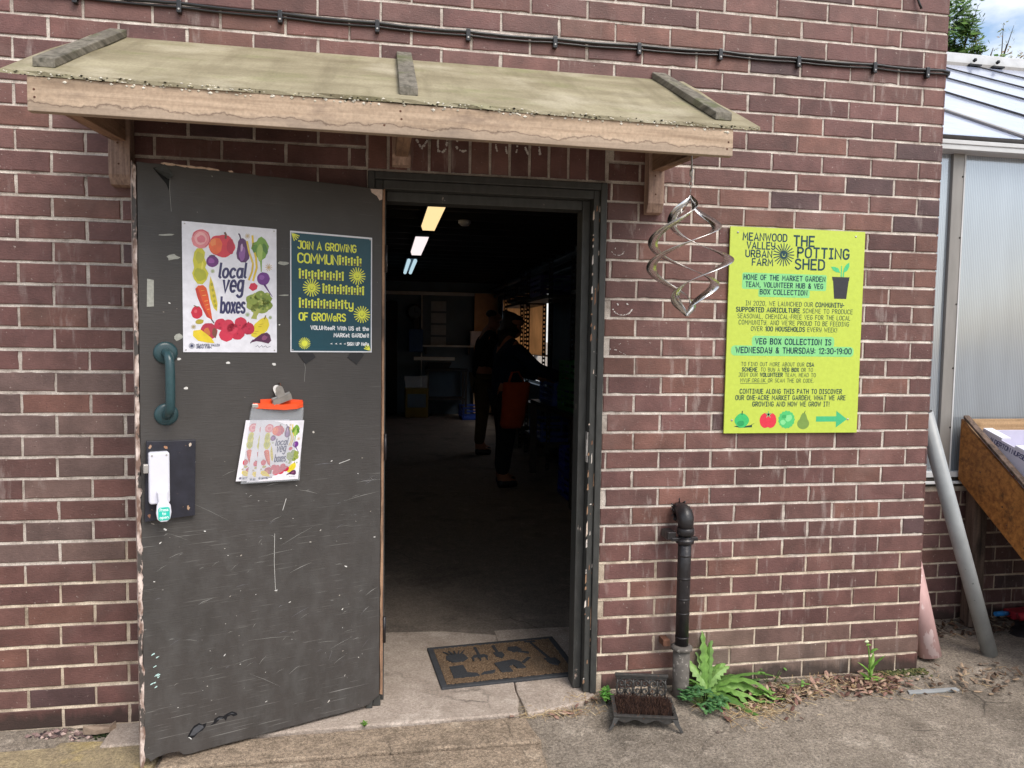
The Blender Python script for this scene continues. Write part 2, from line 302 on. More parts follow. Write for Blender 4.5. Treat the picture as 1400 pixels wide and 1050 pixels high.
class MB:
    """collects faces; build() links them as ONE mesh object"""
    def __init__(s): s.v = []; s.f = []; s.m = []; s.c = []; s.sm = []; s.mi = 0; s.col = (1, 1, 1, 1); s.smooth = False
    def face(s, pts):
        i = len(s.v); s.v += [tuple(p) for p in pts]; s.f.append(tuple(range(i, i+len(pts)))); s._a()
    def _a(s): s.m.append(s.mi); s.c.append(s.col); s.sm.append(s.smooth)
    def idx(s, base, ids): s.f.append(tuple(base+k for k in ids)); s._a()
    def box(s, lo, hi, M=None):
        i = len(s.v); ps = [Vector((x, y, z)) for z in (lo[2], hi[2]) for y in (lo[1], hi[1]) for x in (lo[0], hi[0])]
        s.v += [tuple(M @ p) if M else tuple(p) for p in ps]
        for q in ((0, 2, 3, 1), (4, 5, 7, 6), (0, 1, 5, 4), (2, 6, 7, 3), (0, 4, 6, 2), (1, 3, 7, 5)): s.idx(i, q)
    def hexa(s, p):   # eight corners ordered like box()
        i = len(s.v); s.v += [tuple(q) for q in p]
        for q in ((0, 2, 3, 1), (4, 5, 7, 6), (0, 1, 5, 4), (2, 6, 7, 3), (0, 4, 6, 2), (1, 3, 7, 5)): s.idx(i, q)
    def prism(s, pts, a, b, fn):
        """outline pts (p,q), extruded from a to b; fn(p,q,t) gives the point"""
        n = len(pts); i = len(s.v)
        s.v += [tuple(fn(p, q, a)) for p, q in pts] + [tuple(fn(p, q, b)) for p, q in pts]
        s.idx(i, range(n)); s.idx(i, range(2*n-1, n-1, -1))
        for k in range(n): s.idx(i, (k, n+k, n+(k+1) % n, (k+1) % n))
    def tube(s, path, r, seg=8, caps=True, closed=False):
        path = [Vector(p) for p in path]; n = len(path); rr = r if isinstance(r, (list, tuple)) else [r]*n
        i = len(s.v); sm = s.smooth; s.smooth = True; up = None
        for k, p in enumerate(path):
            a = path[(k-1) % n] if (k or closed) else p; b = path[(k+1) % n] if (k < n-1 or closed) else p
            t = (b-a).normalized() if (b-a).length > 1e-9 else Vector((0, 0, 1))
            if up is None:
                up = Vector((0, 0, 1)) if abs(t.z) < .9 else Vector((0, 1, 0))
            x = t.cross(up); 
            if x.length < 1e-6: x = t.orthogonal()
            x.normalize(); y = x.cross(t).normalized(); up = y
            for j in range(seg):
                an = 2*math.pi*j/seg; s.v.append(tuple(p + rr[k]*(math.cos(an)*x + math.sin(an)*y)))
        for k in range(n if closed else n-1):
            k2 = (k+1) % n
            for j in range(seg): s.idx(i, (k*seg+j, k*seg+(j+1) % seg, k2*seg+(j+1) % seg, k2*seg+j))
        s.smooth = sm
        if caps and not closed: s.idx(i, range(seg-1, -1, -1)); s.idx(i, [(n-1)*seg+j for j in range(seg)])
    def lathe(s, prof, origin=(0, 0, 0), seg=20, axis=(0, 0, 1)):
        a = Vector(axis).normalized(); x = a.orthogonal().normalized(); y = a.cross(x); o = Vector(origin); i = len(s.v)
        sm = s.smooth; s.smooth = True
        for r_, h in prof:
            for j in range(seg):
                an = 2*math.pi*j/seg; s.v.append(tuple(o + a*h + r_*(math.cos(an)*x + math.sin(an)*y)))
        for k in range(len(prof)-1):
            for j in range(seg): s.idx(i, (k*seg+j, k*seg+(j+1) % seg, (k+1)*seg+(j+1) % seg, (k+1)*seg+j))
        s.smooth = sm
        s.idx(i, range(seg-1, -1, -1)); s.idx(i, [(len(prof)-1)*seg+j for j in range(seg)])
    def blob(s, c, r, lo=0, sq=(1, 1, 1)):
        i = len(s.v); c = Vector(c)
        P = [(0, 0, 1), (1, 0, 0), (0, 1, 0), (-1, 0, 0), (0, -1, 0), (0, 0, -1)]
        for p in P: s.v.append(tuple(c + Vector((p[0]*sq[0], p[1]*sq[1], p[2]*sq[2]))*r*random.uniform(.75, 1.25)))
        for q in ((0, 1, 2), (0, 2, 3), (0, 3, 4), (0, 4, 1), (5, 2, 1), (5, 3, 2), (5, 4, 3), (5, 1, 4)): s.idx(i, q)
    def build(s, name, mats, parent=None, bevel=0, M=None, seg=2):
        me = bpy.data.meshes.new(name); me.from_pydata(s.v, [], s.f)
        for m in (mats if isinstance(mats, (list, tuple)) else [mats]): me.materials.append(m)
        me.polygons.foreach_set('material_index', s.m); me.polygons.foreach_set('use_smooth', s.sm)
        if any(c != (1, 1, 1, 1) for c in s.c):
            at = me.color_attributes.new('Col', 'FLOAT_COLOR', 'CORNER'); buf = []
            for f, c in zip(s.f, s.c): buf += list(c)*len(f)
            at.data.foreach_set('color', buf)
        me.update()
        o = bpy.data.objects.new(name, me); COL.objects.link(o)
        if parent: o.parent = parent
        if M is not None: o.matrix_world = M
        if bevel:
            b = o.modifiers.new('bevel', 'BEVEL'); b.width = bevel; b.segments = seg; b.limit_method = 'ANGLE'; b.angle_limit = R(40)
        return o
def tag(o, label, cat, group=None, kind=None):
    if label: o['label'] = label
    if cat: o['category'] = cat
    if group: o['group'] = group
    if kind: o['kind'] = kind
    return o
def thing(name, label, cat, loc=(0, 0, 0), rz=0, group=None, M=None):
    o = bpy.data.objects.new(name, None); COL.objects.link(o); o.empty_display_size = .1
    o.location = loc; o.rotation_euler = (0, 0, rz)
    if M is not None: o.matrix_world = M
    return tag(o, label, cat, group)
def structure(o): o['kind'] = 'structure'; return o
def copy_tree(o, parent=None):
    c = o.copy(); COL.objects.link(c)
    if parent: c.parent = parent
    for ch in o.children: copy_tree(ch, c)
    return c

# ------------------------------------------------------------------ lettering (single-stroke letters turned into flat ribbons)
def arc(cx, cy, rx, ry, a0, a1, n=8):
    return [(cx+rx*math.cos(R(a0+(a1-a0)*k/n)), cy+ry*math.sin(R(a0+(a1-a0)*k/n))) for k in range(n+1)]
def _font():
    F = {}
    F['A'] = (.62, [[(0, 0), (.31, 1), (.62, 0)], [(.1, .3), (.52, .3)]])
    F['B'] = (.55, [[(0, 0), (0, 1), (.27, 1)]+arc(.27, .77, .23, .23, 90, -90)+[(0, .54)], [(.27, .54)]+arc(.29, .27, .26, .27, 90, -90)+[(0, 0)]])
    F['C'] = (.55, [arc(.28, .7, .28, .3, 25, 180)+arc(.28, .3, .28, .3, 180, 335)])
    F['D'] = (.56, [[(0, 0), (0, 1), (.22, 1)]+arc(.22, .66, .34, .34, 90, 0)+arc(.22, .34, .34, .34, 0, -90)+[(0, 0)]])
    F['E'] = (.5, [[(.5, 1), (0, 1), (0, 0), (.5, 0)], [(0, .52), (.42, .52)]])
    F['F'] = (.48, [[(.48, 1), (0, 1), (0, 0)], [(0, .5), (.4, .5)]])
    F['G'] = (.58, [arc(.28, .7, .28, .3, 25, 180)+arc(.28, .3, .28, .3, 180, 360)+[(.56, .45), (.32, .45)]])
    F['H'] = (.56, [[(0, 0), (0, 1)], [(.56, 0), (.56, 1)], [(0, .52), (.56, .52)]])
    F['I'] = (.36, [[(.18, 0), (.18, 1)], [(0, 1), (.36, 1)], [(0, 0), (.36, 0)]])
    F['J'] = (.45, [[(.1, 1), (.45, 1), (.45, .25)]+arc(.22, .25, .23, .25, 0, -160)])
    F['K'] = (.55, [[(0, 0), (0, 1)], [(.53, 1), (.02, .47), (.55, 0)]])
    F['L'] = (.46, [[(0, 1), (0, 0), (.46, 0)]])
    F['M'] = (.7, [[(0, 0), (.05, 1), (.35, .35), (.65, 1), (.7, 0)]])
    F['N'] = (.58, [[(0, 0), (0, 1), (.58, 0), (.58, 1)]])
    F['O'] = (.58, [arc(.29, .69, .29, .31, 0, 180)+arc(.29, .31, .29, .31, 180, 360)+[(.58, .69)]])
    F['P'] = (.53, [[(0, 0), (0, 1), (.27, 1)]+arc(.27, .74, .26, .26, 90, -90)+[(0, .48)]])
    F['Q'] = (.6, [F['O'][1][0], [(.36, .25), (.6, -.04)]])
    F['R'] = (.55, [[(0, 0), (0, 1), (.27, 1)]+arc(.27, .74, .26, .26, 90, -90)+[(0, .48)], [(.27, .48), (.55, 0)]])
    F['S'] = (.53, [arc(.27, .76, .25, .24, 25, 200)+[(.1, .6), (.43, .44)]+arc(.27, .26, .26, .26, 20, -160)])
    F['T'] = (.56, [[(0, 1), (.56, 1)], [(.28, 1), (.28, 0)]])
    F['U'] = (.56, [[(0, 1), (0, .28)]+arc(.28, .28, .28, .28, 180, 360)+[(.56, 1)]])
    F['V'] = (.58, [[(0, 1), (.29, 0), (.58, 1)]])
    F['W'] = (.8, [[(0, 1), (.2, 0), (.4, .75), (.6, 0), (.8, 1)]])
    F['X'] = (.56, [[(0, 0), (.56, 1)], [(0, 1), (.56, 0)]])
    F['Y'] = (.54, [[(0, 1), (0, .68)]+arc(.27, .66, .27, .26, 180, 350), [(.54, 1), (.54, .28)]+arc(.27, .28, .27, .28, 0, -150)])
    F['Z'] = (.54, [[(0, 1), (.54, 1), (0, 0), (.54, 0)]])
    F['0'] = F['O']; F['1'] = (.22, [[(0, .8), (.2, 1), (.2, 0)]])
    F['2'] = (.5, [arc(.25, .74, .25, .26, 165, -20)+[(0, 0), (.5, 0)]])
    F['3'] = (.5, [arc(.24, .76, .24, .24, 160, -90)+arc(.24, .26, .26, .26, 90, -160)])
    F['9'] = (.52, [arc(.26, .72, .26, .28, 0, 360, 14), [(.52, .72), (.5, .4)]+arc(.2, .34, .3, .34, 10, -80)])
    F['.'] = (.08, [[(.03, 0), (.05, .05)]]); F[','] = (.1, [[(.07, .06), (0, -.14)]]); F[':'] = (.08, [[(.04, .12), (.04, .2)], [(.04, .62), (.04, .7)]])
    F['-'] = (.22, [[(0, .48), (.22, .48)]]); F['!'] = (.08, [[(.04, .3), (.04, 1)], [(.04, 0), (.04, .06)]]); F["'"] = (.06, [[(.03, 1), (.03, .78)]])
    F['&'] = (.6, [[(.6, 0), (.12, .72)]+arc(.27, .82, .17, .18, 200, -10)+[(.1, .42)]+arc(.25, .24, .24, .24, 140, 290)+[(.58, .45)]])
    F[' '] = (.3, [])
    # small letters, x-height .66
    F['a'] = (.46, [arc(.22, .33, .22, .33, 0, 360, 14), [(.45, .66), (.45, 0)]]); F['c'] = (.42, [arc(.23, .33, .23, .33, 40, 320, 12)])
    F['e'] = (.46, [[(.02, .34), (.45, .34)]+arc(.23, .33, .23, .33, 0, 310, 12)]); F['l'] = (.12, [[(.04, 1.05), (.04, .08), (.14, 0)]])
    F['o'] = (.46, [arc(.23, .33, .23, .33, 0, 360, 14)]); F['v'] = (.46, [[(0, .66), (.23, 0), (.46, .66)]]); F['x'] = (.44, [[(0, 0), (.44, .66)], [(0, .66), (.44, 0)]])
    F['g'] = (.46, [arc(.22, .36, .22, .3, 0, 360, 14), [(.45, .66), (.45, -.1)]+arc(.22, -.1, .23, .2, 0, -150)])
    F['b'] = (.46, [[(0, 1), (0, 0)], arc(.23, .33, .23, .33, 0, 360, 14)]); F['s'] = (.4, [arc(.21, .5, .18, .16, 30, 200)+[(.08, .38), (.32, .29)]+arc(.2, .16, .2, .16, 20, -160)])
    F['t'] = (.36, [[(.14, .95), (.14, .12), (.22, 0), (.36, .02)], [(0, .66), (.34, .66)]]); F['y'] = (.46, [[(0, .66), (0, .3)]+arc(.22, .3, .22, .28, 180, 340), [(.45, .66), (.45, -.1)]+arc(.22, -.1, .23, .2, 0, -150)])
    F['i'] = (.1, [[(.05, .66), (.05, 0)], [(.05, .9), (.05, .97)]]); F['h'] = (.44, [[(0, 1), (0, 0)], [(0, .4)]+arc(.22, .42, .22, .24, 180, 0)+[(.44, 0)]])
    F['n'] = (.44, [[(0, .66), (0, 0)], [(0, .4)]+arc(.22, .42, .22, .24, 180, 0)+[(.44, 0)]]); F['r'] = (.3, [[(0, .66), (0, 0)], [(0, .4)]+arc(.2, .44, .2, .22, 180, 50)])
    F['p'] = (.46, [[(0, .66), (0, -.3)], arc(.23, .33, .23, .33, 0, 360, 14)]); F['u'] = (.44, [[(0, .66), (0, .24)]+arc(.22, .24, .22, .24, 180, 360)+[(.44, .66)], [(.44, .66), (.44, 0)]])
    return F
FONT = _font()
_lay = [0]
def stroke(mb, pts, w, fn, taper=None):
    """flat ribbon along pts (2D), fn(p,q,layer) -> point"""
    pts = [Vector(p) for p in pts]
    q = [pts[0]]
    for p in pts[1:]:
        if (p-q[-1]).length > 1e-6: q.append(p)
    pts = q
    if len(pts) < 2: return
    _lay[0] = (_lay[0]+1) % 5; lay = _lay[0]
    L, Rr = [], []
    closed = (pts[0]-pts[-1]).length < 1e-6 and len(pts) > 3
    n = len(pts)
    for k, p in enumerate(pts):
        a = pts[k-1] if k else (pts[-2] if closed else None); b = pts[k+1] if k < n-1 else (pts[1] if closed else None)
        d1 = (p-a).normalized() if a is not None else (b-p).normalized(); d2 = (b-p).normalized() if b is not None else d1
        n1 = Vector((-d1.y, d1.x)); n2 = Vector((-d2.y, d2.x)); m = n1+n2
        if m.length < .35: m = n1*2
        m.normalize(); s_ = 1/max(.55, m.dot(n1)); ww = w*.5*s_*(taper(k/(n-1)) if taper else 1)
        e = Vector((0, 0))
        if not closed and k == 0: e = -d1*w*.32
        if not closed and k == n-1: e = d2*w*.32
        L.append(p+m*ww+e); Rr.append(p-m*ww+e)
    i = len(mb.v)
    for a, b in zip(L, Rr): mb.v += [tuple(fn(a.x, a.y, lay)), tuple(fn(b.x, b.y, lay))]
    for k in range(n-1): mb.idx(i, (2*k, 2*k+1, 2*k+3, 2*k+2))
def text(mb, s, x0, x1, z, cap, w, fn, bold=None, gap=.2, jit=0, slant=0):
    """s between x0 and x1 on baseline z; '*' toggles the weight"""
    adv = 0
    for ch in s:
        if ch != '*': adv += FONT[ch][0]+gap
    k = (x1-x0)/(adv-gap); x = x0; wt_ = w
    for ch in s:
        if ch == '*': wt_ = bold if wt_ == w else w; continue
        g, st = FONT[ch]; dz = random.uniform(-jit, jit)*cap
        for pl in st: stroke(mb, [(x+p*k+slant*q*cap, z+q*cap+dz) for p, q in pl], wt_, fn)
        x += (g+gap)*k
def flat(mb, pts, fn, lay=0):
    mb.face([fn(p, q, lay) for p, q in pts])
def ell(cx, cy, rx, ry, rot=0, n=20, jit=0, lob=0, la=0):
    o = []
    for k in range(n):
        a = 2*math.pi*k/n; r = 1+random.uniform(-jit, jit)+(la*math.cos(lob*a) if lob else 0)
        x, y = rx*r*math.cos(a), ry*r*math.sin(a); c, s = math.cos(R(rot)), math.sin(R(rot))
        o.append((cx+x*c-y*s, cy+x*s+y*c))
    return o
def rrect(x0, y0, x1, y1, r):
    return arc(x1-r, y1-r, r, r, 0, 90, 4)+arc(x0+r, y1-r, r, r, 90, 180, 4)+arc(x0+r, y0+r, r, r, 180, 270, 4)+arc(x1-r, y0+r, r, r, 270, 360, 4)
# ------------------------------------------------------------------ ground
def gz(x, y):
    if x < -.03 and y > .05: return -.05
    z = -.02*min(1, max(0, -y)/.3)
    z -= .012*min(1, max(0, -y-.3)/1.2)
    if -3.4 < x < -1.44: z -= .012
    return z + .003*math.sin(3.1*x+1.3)*math.sin(2.3*y+.4)
def lin(a, b, st): 
    n = int(round((b-a)/st)); return [a+(b-a)*k/n for k in range(n+1)]
mb = MB(); mb.smooth = True
xs = [-400, -120, -40, -15, -8]+lin(-5.2, 2.6, .04)+[5, 10, 25, 80, 400]
ys = [-400, -120, -40, -15, -6, -3]+lin(-1.7, 1.2, .04)+[3, 8, 20, 60, 400]
for y in ys:
    for x in xs: mb.v.append((x, y, gz(x, y) if abs(x) < 30 and abs(y) < 30 else -.03))
nx = len(xs)
for j in range(len(ys)-1):
    for i in range(nx-1): mb.idx(0, (j*nx+i, j*nx+i+1, (j+1)*nx+i+1, (j+1)*nx+i))
structure(mb.build('ground', GROUND))
mb = MB(); mb.box((-6, .62, -.1), (-.2, 11, -.004)); mb.box((-6, .05, -.1), (-2.88, .62, -.004)); mb.box((-1.32, .05, -.1), (-.2, .62, -.004)); structure(mb.build('floor', FLOORSHADE))
def slab(name, pts, z0, z1, m, jit=.004, step=.05, bev=.006):
    out = []
    for k, (a, b) in enumerate(pts):
        c, d = pts[(k+1) % len(pts)]; L = math.hypot(c-a, d-b); n = max(1, int(L/step))
        for q in range(n): out.append((a+(c-a)*q/n+random.uniform(-jit, jit), b+(d-b)*q/n+random.uniform(-jit, jit)))
    mb = MB(); mb.prism(out, z0, z1, lambda p, q, t: (p, q, t)); return structure(mb.build(name, m, bevel=bev))
slab('doorstep', [(-3.25, -.145), (-1.79, -.128), (-1.765, .02), (-1.765, .62), (-2.0, .70), (-2.9, .76), (-2.9, .05), (-3.25, .05)], -.09, .0, DSTEP)  # runs on indoors: lighter colour paints the daylit floor around the mat
slab('doorstep', [(-1.757, -.125), (-1.762, -.0), (-1.762, .68), (-1.30, .68), (-1.30, .14), (-1.46, .14), (-1.46, -.02), (-1.53, -.078)], -.09, -.002, DSTEP)
slab('path', [(-3.02, -.300), (-1.742, -.315), (-1.765, -.155), (-1.83, -.142), (-3.02, -.158)], -.09, -.0055, SLABM)
slab('path', [(-3.03, -1.35), (-1.80, -1.35), (-1.745, -.322), (-3.03, -.309)], -.09, -.013, SLABM)
slab('path', [(-5.0, -1.3), (-3.045, -1.3), (-3.045, -.11), (-3.35, -.085), (-5.0, -.1)], -.09, -.008, YELLOWC)

# ------------------------------------------------------------------ brick building
bld = thing('brick_building', 'dark red brick building with an open black door under a small canopy', 'building')
def keep(o):   # parent to the building without moving
    o.parent = bld; return o
BR = ['#5f4341', '#624642', '#5c413e', '#664841', '#593e3c', '#5e4441', '#614440']
PITCH = .22095; BL_ = .2112; CH = .075; BH = .0655
def brick(mb, P, u0, u1, z0, z1, c, mort=.005, fine=True):
    if u1-u0 < .012: return
    mb.mi = 0; mb.col = c
    j = lambda: random.uniform(-.0009, .0009)
    d = random.uniform(-.0012, .0012); e = .0028
    o = [(u0, z0), (u1, z0), (u1, z1), (u0, z1)]; o = [(a+j(), b+j()) for a, b in o]
    inn = [(o[0][0]+e, o[0][1]+e), (o[1][0]-e, o[1][1]+e), (o[2][0]-e, o[2][1]-e), (o[3][0]+e, o[3][1]-e)]
    if fine:
        ol = []
        for k in range(4):
            a, b = o[k], o[(k+1) % 4]; n = 7 if k % 2 == 0 else 3
            for q in range(n): 
                t = q/n; jj = 0 if q == 0 else abs(random.gauss(0, .0006))+(random.uniform(.001, .0032) if random.random() < .045 else 0)
                nx_, nz_ = ((0, 1), (-1, 0), (0, -1), (1, 0))[k]
                ol.append((a[0]+(b[0]-a[0])*t+nx_*jj, a[1]+(b[1]-a[1])*t+nz_*jj))
        cx, cz = (u0+u1)/2, (z0+z1)/2; n = len(ol); hx, hz = (u1-u0)/2, (z1-z0)/2
        inn = [(cx+(a-cx)*(1-e/hx), cz+(b-cz)*(1-e/hz)) for a, b in ol]; i = len(mb.v)
        mb.v += [tuple(P(a, -mort-.004, b)) for a, b in ol]+[tuple(P(a, d-.0016, b)) for a, b in ol]+[tuple(P(a, d+random.uniform(-.0003, .0003), b)) for a, b in inn]
        for k in range(n):
            k2 = (k+1) % n; mb.idx(i, (k, k2, n+k2, n+k)); mb.idx(i, (n+k, n+k2, 2*n+k2, 2*n+k))
        mb.idx(i, range(2*n, 3*n)); return
    i = len(mb.v)
    mb.v += [tuple(P(a, -mort-.004, b)) for a, b in o]+[tuple(P(a, d-.0018, b)) for a, b in o]+[tuple(P(a, d, b)) for a, b in inn]
    for k in range(4):
        k2 = (k+1) % 4
        mb.idx(i, (k, k2, 4+k2, 4+k)); mb.idx(i, (4+k, 4+k2, 8+k2, 8+k))
    mb.idx(i, (8, 9, 10, 11))
def bcol(u, z, dirt=True):
    c = Vector(S(random.choice(BR))[:3]); c *= random.uniform(1.0, 1.38); c.x *= 1.05; c.z *= .96
    if random.random() < .03: c = Vector(S('#553f3f')[:3])
    if dirt and -1.2 < u < -.1 and z < .2:
        w = (.2-z)/.2*.5+.35+random.uniform(-.3, .15)
        if u > -.35: w -= .3
        c = c.lerp(Vector(S('#77695f')[:3]), max(0, min(.85, w)))
    if dirt and u < -3.2 and .55 < z < 1.4 and random.random() < .5: c = c.lerp(Vector(S('#6b5a55')[:3]), .7)
    return (c.x, c.y, c.z, 1)
def wall_of_bricks(mb, P, u_lo, u_hi, z_hi, holes, off, dirt=True, zlo=-.075, fine=True):
    """courses 75 mm high; anchor: the end the bond is counted from; joints in mortar stay 6 mm behind the faces"""
    k = 37
    while True:
        z0 = 2.775-CH*(k+1); z0, z1 = z0+.0048, z0+.0048+BH
        if z1 > z_hi: break
        first = (.1056 if (k % 2 == 0) else .2163)
        edges = [0.0]; x = first
        while x < u_hi-u_lo+.3: edges.append(x); x += PITCH
        for a, b in zip(edges, edges[1:]):
            s0, s1 = (a+.0045 if a else 0), b-.0045
            s0 += random.uniform(-.0015, .0015) if a else 0; s1 += random.uniform(-.0015, .0015)
            u0, u1 = (u_hi-s1, u_hi-s0) if off < 0 else (u_lo+s0, u_lo+s1)
            u0 = max(u0, u_lo); u1 = min(u1, u_hi); segs = [(u0, u1)]
            zm = (z0+z1)/2
            for (h0, h1, g0, g1) in holes:
                if g0 < zm < g1:
                    ns = []
                    for p, q in segs:
                        if q <= h0 or p >= h1: ns.append((p, q)); continue
                        if p < h0: ns.append((p, h0-.004))
                        if q > h1: ns.append((h1+.004, q))
                    segs = ns
            c = bcol((u0+u1)/2, zm, dirt)
            dz = random.uniform(-.0012, .0012)
            for p, q in segs: brick(mb, P, p, q, z0+dz, z1+dz+random.uniform(-.001, .001), c, .005, fine)
        # struck bed joint under this course: set back at the top, nearly flush at the bottom
        mb.mi = 1; mb.col = (.6, .55, .5, 1); u = u_lo+.003; prev = None
        while u < u_hi-.002:
            if any(h0-.002 < u+.015 < h1+.002 and g0 < z0-.005 < g1 for (h0, h1, g0, g1) in holes): prev = None; u += .03; continue
            cur = (u, z0+.0008, -.0052+random.uniform(-.0008, .0008), z0-.0105+random.uniform(-.0006, .0004), -.0011+random.uniform(-.0007, .0006))
            if prev: mb.face([P(prev[0], prev[4], prev[3]), P(cur[0], cur[4], cur[3]), P(cur[0], cur[2], cur[1]), P(prev[0], prev[2], prev[1])])
            prev = cur; u += .03 if u+.03 < u_hi-.004 or u > u_hi-.0045 else max(.002, u_hi-.004-u)
        k -= 1
def mortar_sheet(mb, P, u_lo, u_hi, z_lo, z_hi, holes, d):
    mb.mi = 1; mb.col = (.6, .55, .5, 1)
    us = sorted({u_lo, u_hi, *[h for q in holes for h in q[:2]]}); zs = sorted({z_lo, z_hi, *[h for q in holes for h in q[2:]]})
    for a, b in zip(us, us[1:]):
        for c, e in zip(zs, zs[1:]):
            mu, mz = (a+b)/2, (c+e)/2
            if any(h[0] < mu < h[1] and h[2] < mz < h[3] for h in holes): continue
            mb.face([P(a, d, c), P(b, d, c), P(b, d, e), P(a, d, e)])
WT = 3.35
PF = lambda u, d, z: (u, -d, z)
op = (-2.359, -1.452, -.2, 2.018); sol = (-2.362, -1.450, 2.018, 2.2465)
mb = MB(); wall_of_bricks(mb, PF, -6.2, 0, WT, [op, sol], -1); mortar_sheet(mb, PF, -6.2, -.004, -.2, WT, [op], -.0035)
keep(mb.build('front_wall', [BRICK, MORTAR]))
mb = MB()
for k in range(12):
    x0 = -2.357+k*.0755; c = bcol(-2, 2.1)
    c = Vector(c[:3])*1.22; brick(mb, PF, x0, x0+.066, 2.0262, 2.2405, (c.x, c.y, c.z, 1))
keep(mb.build('soldier_course', [BRICK, MORTAR]))
PS = lambda u, d, z: (d, u, z)
win = (6.6, 10.4, .78, 2.12)
mb = MB(); wall_of_bricks(mb, PS, 0, 11.3, WT, [win], 1, False, fine=False); mortar_sheet(mb, PS, .004, 11.3, -.2, WT, [win], -.0035)
keep(mb.build('side_wall', [BRICK, MORTAR]))
# inner skin, back wall, ceiling joists and roof
mb = MB()
mb.box((-6.2, .02, -.2), (-2.359, .22, WT)); mb.box((-1.452, .02, -.2), (-.02, .22, WT)); mb.box((-2.359, .02, 2.018), (-1.452, .22, WT))
keep(mb.build('wall_lining', WALLIN))
mb = MB()
mb.box((-.2, .22, -.2), (-.02, 6.6, WT)); mb.box((-.2, 10.4, -.2), (-.02, 11.3, WT)); mb.box((-.2, 6.6, -.2), (-.02, 10.4, .78)); mb.box((-.2, 6.6, 2.12), (-.02, 10.4, WT))
keep(mb.build('wall_lining', WALLIN))
mb = MB(); mb.box((-6.2, 11, -.2), (-.2, 11.3, WT)); mb.box((-6.4, .02, -.2), (-6.2, 11.3, WT)); keep(mb.build('back_wall', WALLIN))
mb = MB(); mb.box((-6.2, .22, 2.52), (-.2, 11, 2.56))
for k in range(24): mb.box((-6.2, .5+k*.44, 2.42), (-.2, .56+k*.44, 2.519))
keep(mb.build('ceiling', CEIL))
mb = MB(); mb.box((-6.5, -.12, WT), (.12, 11.5, WT+.16)); keep(mb.build('roof', CEIL, bevel=.01))
mb = MB(); mb.box((-2.62, 10.93, 0), (-2.05, 10.995, 2.06)); keep(mb.build('back_door', CEIL, bevel=.006))
mb = MB(); mb.box((-1.62, 10.95, .06), (-1.60, 10.99, 2.2)); mb.box((-1.75, 10.9, 1.0), (-1.0, 10.99, 1.06)); mb.box((-6, 10.96, 2.2), (-.3, 10.995, 2.26)); keep(mb.build('wall_trunking', WHITEALU))
mb = MB(); mb.tube([(-.33, .4, 2.3), (-.33, 10.9, 2.3)], .035, 10); mb.tube([(-.27, .4, 2.2), (-.27, 10.9, 2.2)], .02, 8); keep(mb.build('ceiling_pipe', WALLIN))
# side window with a tan blind lit from outside
m, nt = newmat('blind'); o_ = nd(nt, 'ShaderNodeOutputMaterial'); c_ = mixc(nt, 1.0, S('#d6b591'), ramp(nt, noise(nt, coords(nt), 3, 5), (.3, .8), (.7, 1.15)), 'MULTIPLY')
d_ = nd(nt, 'ShaderNodeBsdfDiffuse', None, {'Color': c_}); t_ = nd(nt, 'ShaderNodeBsdfTranslucent', None, {'Color': c_}); x_ = nd(nt, 'ShaderNodeMixShader', None, {0: .7})
nt.links.new(d_.outputs[0], x_.inputs[1]); nt.links.new(t_.outputs[0], x_.inputs[2]); nt.links.new(x_.outputs[0], o_.inputs[0])
fr = MB()
for y in (6.62, 7.86, 9.12, 10.38): fr.box((-.12, y-.02, .8), (-.07, y+.02, 2.1))
fr.box((-.12, 6.6, .78), (-.07, 10.4, .82)); fr.box((-.12, 6.6, 2.08), (-.07, 10.4, 2.12)); fr.box((-.12, 6.6, 1.18), (-.07, 10.4, 1.21))
wn = keep(fr.build('window', WHITEALU)); b_ = MB(); b_.box((-.19, 6.78, 1.2), (-.183, 10.38, 2.1)); b_.build('blind', MATS['blind'], wn)

# ------------------------------------------------------------------ door frame
mb = MB()
def fb(x0, x1, y0, y1, z0, z1): mb.box((x0, y0, z0), (x1, y1, z1))
# architrave bead, flat, and stop: right jamb, left jamb, head butted between them
fb(-1.478, -1.453, -.014, .05, -.0, 2.016); fb(-1.503, -1.4785, -.003, .1, 0, 1.988); fb(-1.536, -1.5035, .040, .12, 0, 1.9545)
fb(-2.358, -2.334, -.014, .05, -.0, 2.016); fb(-2.3335, -2.304, .002, .1, 0, 1.988); fb(-2.3035, -2.292, .048, .12, 0, 1.9545)
fb(-2.3335, -1.4785, -.0135, .05, 1.9885, 2.0155); fb(-2.3035, -1.5035, -.0025, .1, 1.955, 1.9878); fb(-2.2915, -1.5365, .041, .12, 1.918, 1.9545)
fo = keep(mb.build('door_frame', FRAME, bevel=.003))
mb = MB(); mb.box((-1.5075, .004, .93), (-1.5033, .03, 1.05)); mb.box((-1.5105, .002, .955), (-1.508, .02, 1.02)); mb.build('strike_plate', DULLSTEEL, fo)
mb = MB()
for _ in range(70):
    z = random.uniform(.02, 1.95); x = random.choice([-1.503, -1.503, -1.4785, -1.49]); h = random.expovariate(1/.018); w = random.uniform(.0015, .004)
    c = S(random.choice(['#cbb8a8', '#9c7a60', '#d9cfc6', '#7f5e4a'])); mb.col = c
    mb.prism([(x-w, z), (x+w, z+h*.2), (x+w*.7, z+h), (x-w*.6, z+h*.8)], -.0135 if x > -1.4785 else -.004, -.003, lambda p, q, t: (p, t, q))
mb.build('paint_chips', CHIP, fo)['kind'] = 'stuff'
